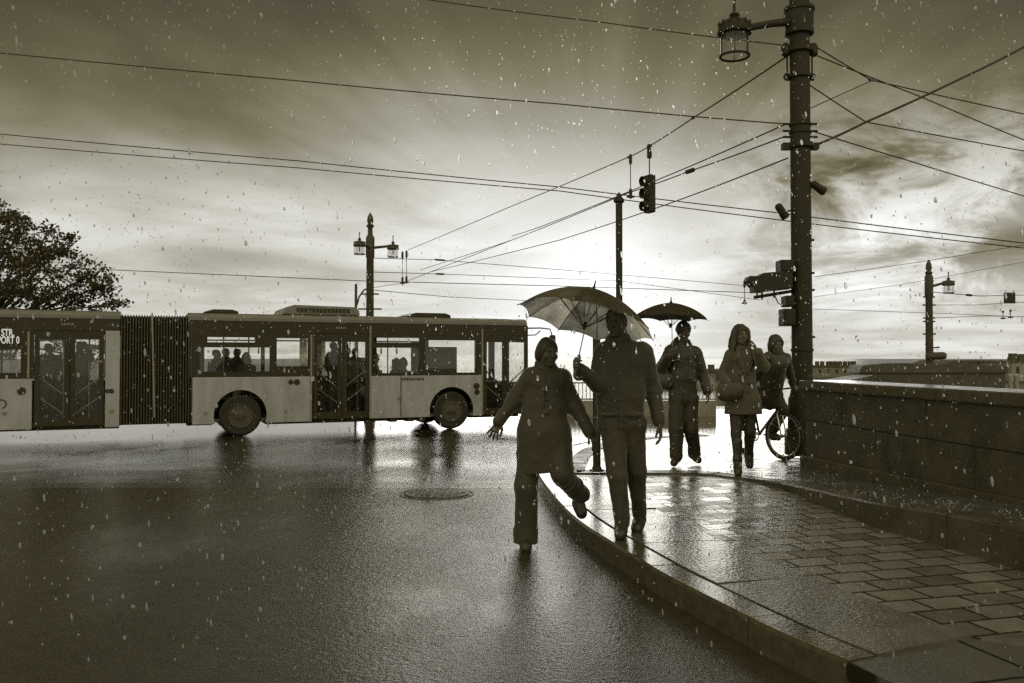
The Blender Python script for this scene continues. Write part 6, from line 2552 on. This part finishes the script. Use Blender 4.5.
def proto_stand(arm_up):
    root = person('standing passenger', (0, 0, 0), 'passengers')
    J = jp(dict(head=(0, 0, 1.60), neck=(0, 0.01, 1.47), shL=(-0.19, 0, 1.40), shR=(0.19, 0, 1.40), elL=(-0.25, 0.02, 1.12), wrL=(-0.22, -0.12, 0.90),
                elR=(0.27, -0.02, 1.13), wrR=(0.25, -0.12, 0.90), waist=(0, 0, 1.08), hipL=(-0.09, 0, 0.9), hipR=(0.09, 0, 0.9), knL=(-0.1, -0.02, 0.48), anL=(-0.1, 0.02, 0.09),
                toeL=(-0.11, -0.12, 0.04), knR=(0.1, -0.02, 0.48), anR=(0.1, 0.02, 0.09), toeR=(0.11, -0.12, 0.04)))
    if arm_up:
        J['elR'], J['wrR'] = np.array((0.36, -0.12, 1.32)), np.array((0.30, -0.16, 1.58))
    J['fr'] = head_frame(0.2, 0)
    S = SDF(0.011)
    add_core(S, J)
    add_head(S, J['head'], J['fr'])
    for s, th in (('L', 1), ('R', -1)):
        add_hand(S, J['wr' + s], J['wr' + s] - J['el' + s], (th, 0, 0), (0, -1, 0), 0.4, 0.0, 1.05)
    sdf_part(S, 'body', M['skin'], root, False)
    H = SDF(0.011)
    H.ell((0, 0.015, 1.625), (0.085, 0.102, 0.105)).ell((0, -0.10, 1.56), (0.08, 0.085, 0.09), None, 0.02, True)
    H.noise(0.005, 50, seed=2)
    sdf_part(H, 'hair', M['hair'], root, False)
    C = SDF(0.012)
    C.cone(J['shL'], J['shR'], 0.075, 0.075, 0.05).cone(J['neck'], (0, 0, 1.3), 0.075, 0.15, 0.06, FLATY).cone((0, 0, 1.3), (0, 0, 0.82), 0.19, 0.19, 0.06, FLATY)
    for s in 'LR':
        C.chain([J['sh' + s], J['el' + s], J['wr' + s]], [0.075, 0.062, 0.05], 0.03)
    C.noise(0.008, 24, seed=8).cut((0, 0, -1), (0, 0, 0.78))
    sdf_part(C, 'jacket', M['passenger'], root, False)
    T = SDF(0.012)
    for s in 'LR':
        T.chain([J['hip' + s], J['kn' + s], J['an' + s]], [0.105, 0.08, 0.065], 0.02)
    sdf_part(T, 'trousers', M['passenger'], root, False)
    return root


def proto_sit():
    root = person('seated passenger', (0, 0, 0), 'passengers')
    J = jp(dict(head=(0, -0.02, 1.20), neck=(0, 0.0, 1.06), shL=(-0.18, 0, 1.0), shR=(0.18, 0, 1.0), elL=(-0.24, -0.02, 0.74), wrL=(-0.12, -0.24, 0.62),
                elR=(0.24, -0.02, 0.74), wrR=(0.12, -0.24, 0.62), waist=(0, 0, 0.70), hipL=(-0.09, 0, 0.53), hipR=(0.09, 0, 0.53), knL=(-0.11, -0.42, 0.52), anL=(-0.11, -0.40, 0.09),
                toeL=(-0.12, -0.54, 0.04), knR=(0.11, -0.42, 0.52), anR=(0.11, -0.40, 0.09), toeR=(0.12, -0.54, 0.04)))
    J['fr'] = head_frame(0.1, -0.1)
    S = SDF(0.011)
    add_core(S, J)
    add_head(S, J['head'], J['fr'])
    for s, th in (('L', 1), ('R', -1)):
        add_hand(S, J['wr' + s], J['wr' + s] - J['el' + s], (0, 0, -1), (th, 0, 0), 0.3, 0.0, 1.05)
    sdf_part(S, 'body', M['skin'], root, False)
    H = SDF(0.011)
    H.ell((0, 0.0, 1.225), (0.088, 0.106, 0.108)).ell((0, -0.12, 1.16), (0.08, 0.085, 0.09), None, 0.02, True).ell((0, 0.05, 1.13), (0.08, 0.05, 0.09), None, 0.03)
    H.noise(0.007, 45, seed=3)
    sdf_part(H, 'hair', M['hair'], root, False)
    C = SDF(0.012)
    C.cone(J['shL'], J['shR'], 0.075, 0.075, 0.05).cone(J['neck'], (0, 0, 0.9), 0.075, 0.15, 0.06, FLATY).cone((0, 0, 0.9), (0, 0, 0.52), 0.18, 0.19, 0.06, FLATY)
    for s in 'LR':
        C.chain([J['sh' + s], J['el' + s], J['wr' + s]], [0.075, 0.062, 0.05], 0.03)
    C.noise(0.008, 24, seed=9)
    sdf_part(C, 'jacket', M['passenger'], root, False)
    T = SDF(0.012)
    for s in 'LR':
        T.chain([J['hip' + s], J['kn' + s], J['an' + s]], [0.10, 0.08, 0.065], 0.02)
    sdf_part(T, 'trousers', M['passenger'], root, False)
    return root


protos = {'s': proto_stand(False), 'u': proto_stand(True), 't': proto_sit()}
used = set()
# kind, photo column, depth in the bus, height scale, yaw, label
PASS = [
    ('s', 49, 0.75, 1.02, 0.5, 'passenger standing behind the rear door glass nearest the lit display'),
    ('u', 80, 0.85, 1.05, -0.6, 'broad passenger standing behind the rear door glass nearest the bellows'),
    ('s', 217, 1.25, 0.95, 0.9, 'passenger in the huddle behind the window over the rear wheel, nearest the bellows'),
    ('s', 226, 0.95, 0.97, 0.2, 'tallest passenger in the huddle behind the window over the rear wheel'),
    ('s', 237, 1.15, 0.965, -0.5, 'third passenger of the huddle over the rear wheel counting from the bellows'),
    ('t', 246.5, 0.45, 1.12, -0.9, 'passenger seated at the front end of the huddle over the rear wheel'),
    ('u', 334, 0.9, 1.07, 0.7, 'dark passenger standing in the middle door of the bus'),
    ('s', 355, 1.05, 0.98, -0.4, 'pale dressed passenger standing behind the front leaf of the middle door'),
    ('t', 374.5, 0.42, 1.13, 1.2, 'seated passenger with bushy hair just ahead of the middle door'),
    ('t', 396, 1.0, 1.02, 1.1, 'seated passenger low beside the pale curtain'),
    ('t', 403, 0.42, 1.03, 1.4, 'seated passenger in the centre of the window before the front wheel'),
    ('t', 416, 0.5, 1.06, 1.3, 'seated passenger beside the pillar before the front wheel'),
    ('s', 421.5, 1.3, 1.0, 0.9, 'passenger standing by the pillar before the front wheel'),
]
for kind, px, y, sc, yaw, lab in PASS:
    if kind in used:
        o = copy_tree(protos[kind])
    else:
        o = protos[kind]
        used.add(kind)
    q = bus_pt(0, y, 0.42)
    # column as seen at that depth inside the bus
    k = (px - 512) / FPX
    nx, ny = -BDIR[1] * y, BDIR[0] * y
    u = (BO[0] + nx - k * (BO[1] + ny)) / (BDIR[0] - k * BDIR[1])
    o.location = tuple(bus_pt(-u, y, 0.42 + (0.07 if kind == 't' else 0)))
    o.scale = (1.05, 1.05, sc)
    o.rotation_euler = (0, 0, BRZ + yaw)
    o['label'] = lab
    if px == 355:
        for ch in o.children:
            if ch.name.startswith('jacket'):
                me = ch.data.copy()
                me.materials[0] = M['passenger_pale']
                ch.data = me

# ------------------------------------------------------------------ tree behind the bus
def tree():
    D = 28.0
    base = P(-30, 300, D)
    zb = g(28)
    root = thing('tree', 'broad leafy tree rising behind the rear of the bus', 'tree', (base[0], D, zb))
    rr = random.Random(5)
    b0 = np.array([base[0], D, zb])
    tr = MB()
    tr.path([b0, b0 + [0.1, 0, 1.3], b0 + [0.0, 0, 2.6]], [0.30, 0.23, 0.19], 12)
    trunk = tr.build('trunk', M['bark'], root, smooth=True)
    clumps = []
    for px, py, r, dd in ((-60, 240, 52, 0), (-20, 238, 46, 1.5), (8, 232, 26, -1), (22, 250, 30, 0.5), (45, 248, 22, -0.8), (60, 262, 24, 0.6), (40, 275, 34, -1.2), (10, 275, 38, 1.2), (75, 285, 24, 0.2), (96, 272, 17, -0.4),
                          (108, 284, 16, 0.4), (98, 298, 18, 0.8), (116, 303, 10, -0.5), (60, 302, 30, 1.0), (20, 305, 34, -0.6), (-30, 290, 50, 0.0), (3, 216, 13, 0.3), (24, 222, 12, 0), (-10, 212, 18, 0.5), (70, 241, 8, 0.2), (48, 232, 10, 0.2), (6, 350, 15, 0.5), (40, 362, 14, 0.2), (60, 342, 10, 0.8), (84, 358, 14, 0.3), (106, 348, 10, 0.6)):
        clumps.append((P(px, py, D + dd), r / FPX * D))
    lb = MB()
    for c, r in clumps:
        s = b0 + [0, 0, 2.2]
        mid = s * 0.45 + c * 0.55 + np.array([rr.uniform(-.4, .4), rr.uniform(-.4, .4), 0.3])
        lb.path([s, mid, c], [0.09, 0.045, 0.012], 6)
        for _ in range(5):
            d = np.array([rr.gauss(0, 1), rr.gauss(0, 1), rr.gauss(0, 0.6)])
            lb.path([mid * 0.4 + c * 0.6, c + nv(d) * r * 0.85], [0.018, 0.006], 5)
    lb.build('limb', M['bark'], root, smooth=True)
    g2 = np.random.default_rng(3)
    vs, fs = [], []
    for c, r in clumps:
        n = int(640 * r ** 2) + 80
        # twigs of leaves spread unevenly through the clump
        tw = max(9, int(30 * r ** 2))
        tc = g2.normal(size=(tw, 3))
        tc = tc / np.linalg.norm(tc, axis=1)[:, None] * (g2.uniform(0.2, 1, tw) ** 0.5)[:, None] * r * [1, 1, 0.8]
        for _ in range(n):
            q = c + tc[g2.integers(tw)] + g2.normal(size=3) * [0.15, 0.15, 0.08] * min(1.4, 0.6 + r * 0.5)
            a = nv(g2.normal(size=3))
            b = nv(np.cross(a, g2.normal(size=3)))
            l, w = g2.uniform(0.045, 0.085), g2.uniform(0.028, 0.048)
            k = len(vs)
            vs += [q - a * l, q + b * w, q + a * l, q - b * w]
            fs.append((k, k + 1, k + 2, k + 3))
    MB().add(vs, fs).build('crown', M['leaf'], root)


tree()

# ------------------------------------------------------------------ far side of the street
def railing():
    D = 27.5
    zb = g(30)
    x0, x1 = P(545, 380, D)[0], P(715, 380, D)[0]
    o = thing('railing', 'pale metal railing on the far pavement seen between the couple', 'railing', (x0, D, zb))
    zt, zl = P(580, 382, D)[2], P(580, 400, D)[2]
    MB().box((x0, D - 0.15, zb), (x1, D + 0.15, zl - 0.02)).build('base_wall', M['farstone'], o)
    mb = MB()
    mb.box((x0, D - 0.03, zt - 0.05), (x1, D + 0.03, zt))
    mb.box((x0, D - 0.03, zl), (x1, D + 0.03, zl + 0.05))
    mb.build('rail', M['fence'], o)
    mb = MB()
    x = x0
    while x < x1:
        mb.box((x - 0.012, D - 0.015, zl + 0.05), (x + 0.012, D + 0.015, zt - 0.05))
        x += 0.12
    mb.build('baluster', M['fence'], o)


railing()


def far_wall():
    zb = g(30)
    D = 24.0
    p0, p1 = P(858, 364, D), P(1007, 364, D)
    o = thing('stone_block', 'long dark stone block beyond the parapet under the far lamp post', 'wall', (p0[0], D, zb))
    MB().prism([(p0[0] + 0.06, zb), (p1[0] - 0.05, zb), (p1[0] - 0.05, p0[2] - 0.26), (p0[0] + 0.06, p0[2] - 0.26)], D, D + 0.8).build('wall_body', M['granite'], o)
    MB().prism([(p0[0], p0[2] - 0.257), (p1[0], p1[2] - 0.257), (p1[0], p1[2] - 0.06), (p1[0] - 0.15, p1[2] - 0.02), (p0[0] + 0.9, p0[2] + 0.03), (p0[0] + 0.1, p0[2] - 0.04)], D - 0.06, D + 0.86).build('cap', M['granite'], o, bevel=0.02)
    # quay wall running on from the near parapet towards that block
    q = [P(803, 383, 14.0), P(860, 374, 24.5)]
    o = thing('quay_wall', 'low dark quay wall running back from the thick pole to the stone block', 'wall', (q[0][0], q[0][1], zb))
    t = nv((q[1] - q[0]) * [1, 1, 0])
    nn = np.array([t[1], -t[0], 0])
    r2 = q[1] + t * 14
    r2[2] = q[1][2]
    vs = []
    for p in (q[0], q[1]):
        for w in (0, 0.5):
            e = p + nn * w
            vs += [(e[0], e[1], zb), (e[0], e[1], p[2])]
    MB().add(vs, [(0, 1, 5, 4), (2, 6, 7, 3), (1, 3, 7, 5), (0, 2, 3, 1), (4, 5, 7, 6)]).build('wall_body', M['granite'], o)
    # pale bollards beside the block
    for i, px in enumerate((1010.5, 1016.5)):
        D = 22.0
        c = P(px, 378, D)
        o = thing('bollard', 'pale slim bollard at the end of the stone block, %s' % ('touching the block' if i == 0 else 'standing clear of it'), 'bollard', (c[0], D, zb), group='pale bollards by the stone block')
        MB().lathe([(0.055, 0), (0.055, c[2] - zb), (0.065, c[2] - zb + 0.02), (0.065, c[2] - zb + 0.07), (0.02, c[2] - zb + 0.11)], (c[0], D, zb), 12).build('post', M['fence'], o, smooth=True)


far_wall()


def building(name, lab, px0, px1, ytop, D, depth, chim, m='stucco', hip=0.0):
    zb = -6.0
    a, b = P(px0, ytop, D), P(px1, ytop, D)
    o = thing(name, lab, 'building', (a[0], D, zb), group='buildings on the far bank')
    h = a[2]
    MB().panel(a[0], b[0], zb, h, [], D, D + depth).build('wall', M[m], o)
    rb = MB()
    rb.prism([(a[0] - 0.5, h + 0.01), (b[0] + 0.5, h + 0.01), (b[0] - hip * 3, h + 0.6 + hip), (a[0] + hip * 3, h + 0.6 + hip)], D - 0.4, D + depth)
    rf = rb.build('roof', M['stucco_dark'], o)
    for px, w, hh in chim:
        c = P(px, ytop, D)
        MB().box((c[0] - w / 2, D + 1, h + 0.4), (c[0] + w / 2, D + 3, h + 0.6 + hip + hh)).build('chimney', M['stucco_dark'], rf)
    # window openings as recessed dark panes
    n = max(3, int((b[0] - a[0]) / 3.2))
    for i in range(n):
        x = a[0] + (i + 0.5) * (b[0] - a[0]) / n
        fr_ = MB().box((x - 0.6, D - 0.08, zb + (h - zb) * 0.4), (x + 0.6, D - 0.005, zb + (h - zb) * 0.8)).build('window', M['stucco'], o)
        MB().box((x - 0.45, D - 0.1, zb + (h - zb) * 0.44), (x + 0.45, D - 0.0815, zb + (h - zb) * 0.76)).build('pane', M['bus_black'], fr_)


building('far_building', 'far low grey building across the river between the walkers', 640, 782, 372, 210, 20, [(713, 1.2, 1.2), (668, 1.0, 0.9)])
building('far_building', 'far pale building with a row of small chimneys behind the thick pole', 790, 858, 367, 330, 20, [(x, 1.0, 1.6) for x in (819, 824, 830, 834, 838, 842, 847, 852, 856)])
building('far_building', 'far long building with a low pitched roof under the far lamp post', 946, 1010, 364.5, 300, 25, [(1016, 2.0, 2.4)], hip=0.9)
building('far_building', 'far darker building with stepped roof beside the pale bollards', 1012, 1090, 362.5, 280, 25, [(1015, 1.6, 1.2), (1024, 1.6, 2.2), (1034, 1.6, 1.5)], 'farstone')

# ------------------------------------------------------------------ rain
def blob(vs, fs, c, r, stretch, d, n=6):
    d = nv(d)
    h = np.array([1.0, 0, 0])
    B = nv(np.cross(h, d))
    C = np.cross(d, B)
    k = len(vs)
    prof = [(-1.0, 0.0), (-0.62, 0.75), (0.0, 1.0), (0.62, 0.7), (1.0, 0.0)]
    vs.append(c + d * (-r * stretch))
    for t, w in prof[1:-1]:
        for i in range(n):
            a = 2 * math.pi * i / n
            vs.append(c + d * t * r * stretch + (B * math.cos(a) + C * math.sin(a)) * w * r)
    vs.append(c + d * r * stretch)
    last = len(vs) - 1
    for i in range(n):
        fs.append((k, k + 1 + (i + 1) % n, k + 1 + i))
        for j in range(2):
            a, b = k + 1 + j * n + i, k + 1 + j * n + (i + 1) % n
            fs.append((a, b, b + n, a + n))
        fs.append((last, k + 1 + 2 * n + i, k + 1 + 2 * n + (i + 1) % n))


def rain():
    g3 = np.random.default_rng(21)
    vs, fs = [], []
    fall = nv([-0.12, 0.02, 1.0])
    for _ in range(RAIN_N):
        y = g3.uniform(2.3 ** 2, 11.5 ** 2) ** 0.5
        x = g3.uniform(-0.66, 0.66) * y
        z = 1.5 + g3.uniform(-0.40, 0.46) * y
        if z < 0.2:
            continue
        big = g3.random()
        r = g3.uniform(0.0022, 0.0046) if big < 0.94 else g3.uniform(0.0046, 0.0062)
        st = g3.uniform(1.2, 2.2) if g3.random() < 0.85 else g3.uniform(2.6, 4.6)
        blob(vs, fs, np.array([x, y, z]), r, st, fall + g3.normal(size=3) * 0.03)
    o = MB().add(vs, fs).build('rain', M['drop'], None, smooth=True)
    tag(o, 'bright raindrops falling through the whole street against the light', 'rain', kind='stuff')


RAIN_N = 11000
rain()


def splashes():
    """crowns and droplets where the rain strikes wet stone"""
    g4 = np.random.default_rng(31)
    vs, fs = [], []

    def crown(c, s):
        n = g4.integers(5, 10)
        for i in range(n):
            a = g4.uniform(0, 2 * math.pi)
            q = c + np.array([math.cos(a), math.sin(a), 0]) * s * g4.uniform(0.4, 1.1) + [0, 0, s * g4.uniform(0.2, 1.4)]
            blob(vs, fs, q, s * g4.uniform(0.05, 0.11), g4.uniform(1.0, 2.6), [math.cos(a) * 0.5, math.sin(a) * 0.5, 1], 5)
    for _ in range(150):      # along the terrace step and foot of the parapet
        y = g4.uniform(4.6, 11.0)
        xe = np.interp(y, [p[1] for p in TEs[::-1]], [p[0] for p in TEs[::-1]])
        x = xe + g4.uniform(0.02, 0.6)
        crown(np.array([x, y, tz(y)]), g4.uniform(0.012, 0.035))
    for _ in range(60):       # pavement
        y = g4.uniform(4.0, 9.5)
        x = g4.uniform(1.2, 2.8)
        crown(np.array([x, y, PAV]), g4.uniform(0.008, 0.02))
    for _ in range(150):      # road
        y = g4.uniform(3.5, 18) if g4.random() < 0.6 else g4.uniform(12, 19)
        x = g4.uniform(-0.6 * y, 0.02 * y)
        crown(np.array([x, y, g(y)]), g4.uniform(0.008, 0.022) * (1 if y < 10 else 1.6))
    o = MB().add(vs, fs).build('rain_splashes', M['foam'], None, smooth=True)
    tag(o, 'small bright splashes of rain on wet stone and road', 'splash', kind='stuff')
    # one tall jet of water over the manhole
    c = on_z(428, 494, 0.0)
    v2, f2 = [], []
    blob(v2, f2, np.array([c[0], c[1], 0.115]), 0.024, 4.2, [0.12, 0, 1], 8)
    o = MB().add(v2, f2).build('water_jet', M['foam'], None, smooth=True)
    tag(o, 'upright white jet of splashed water beside the manhole cover', 'splash')


splashes()
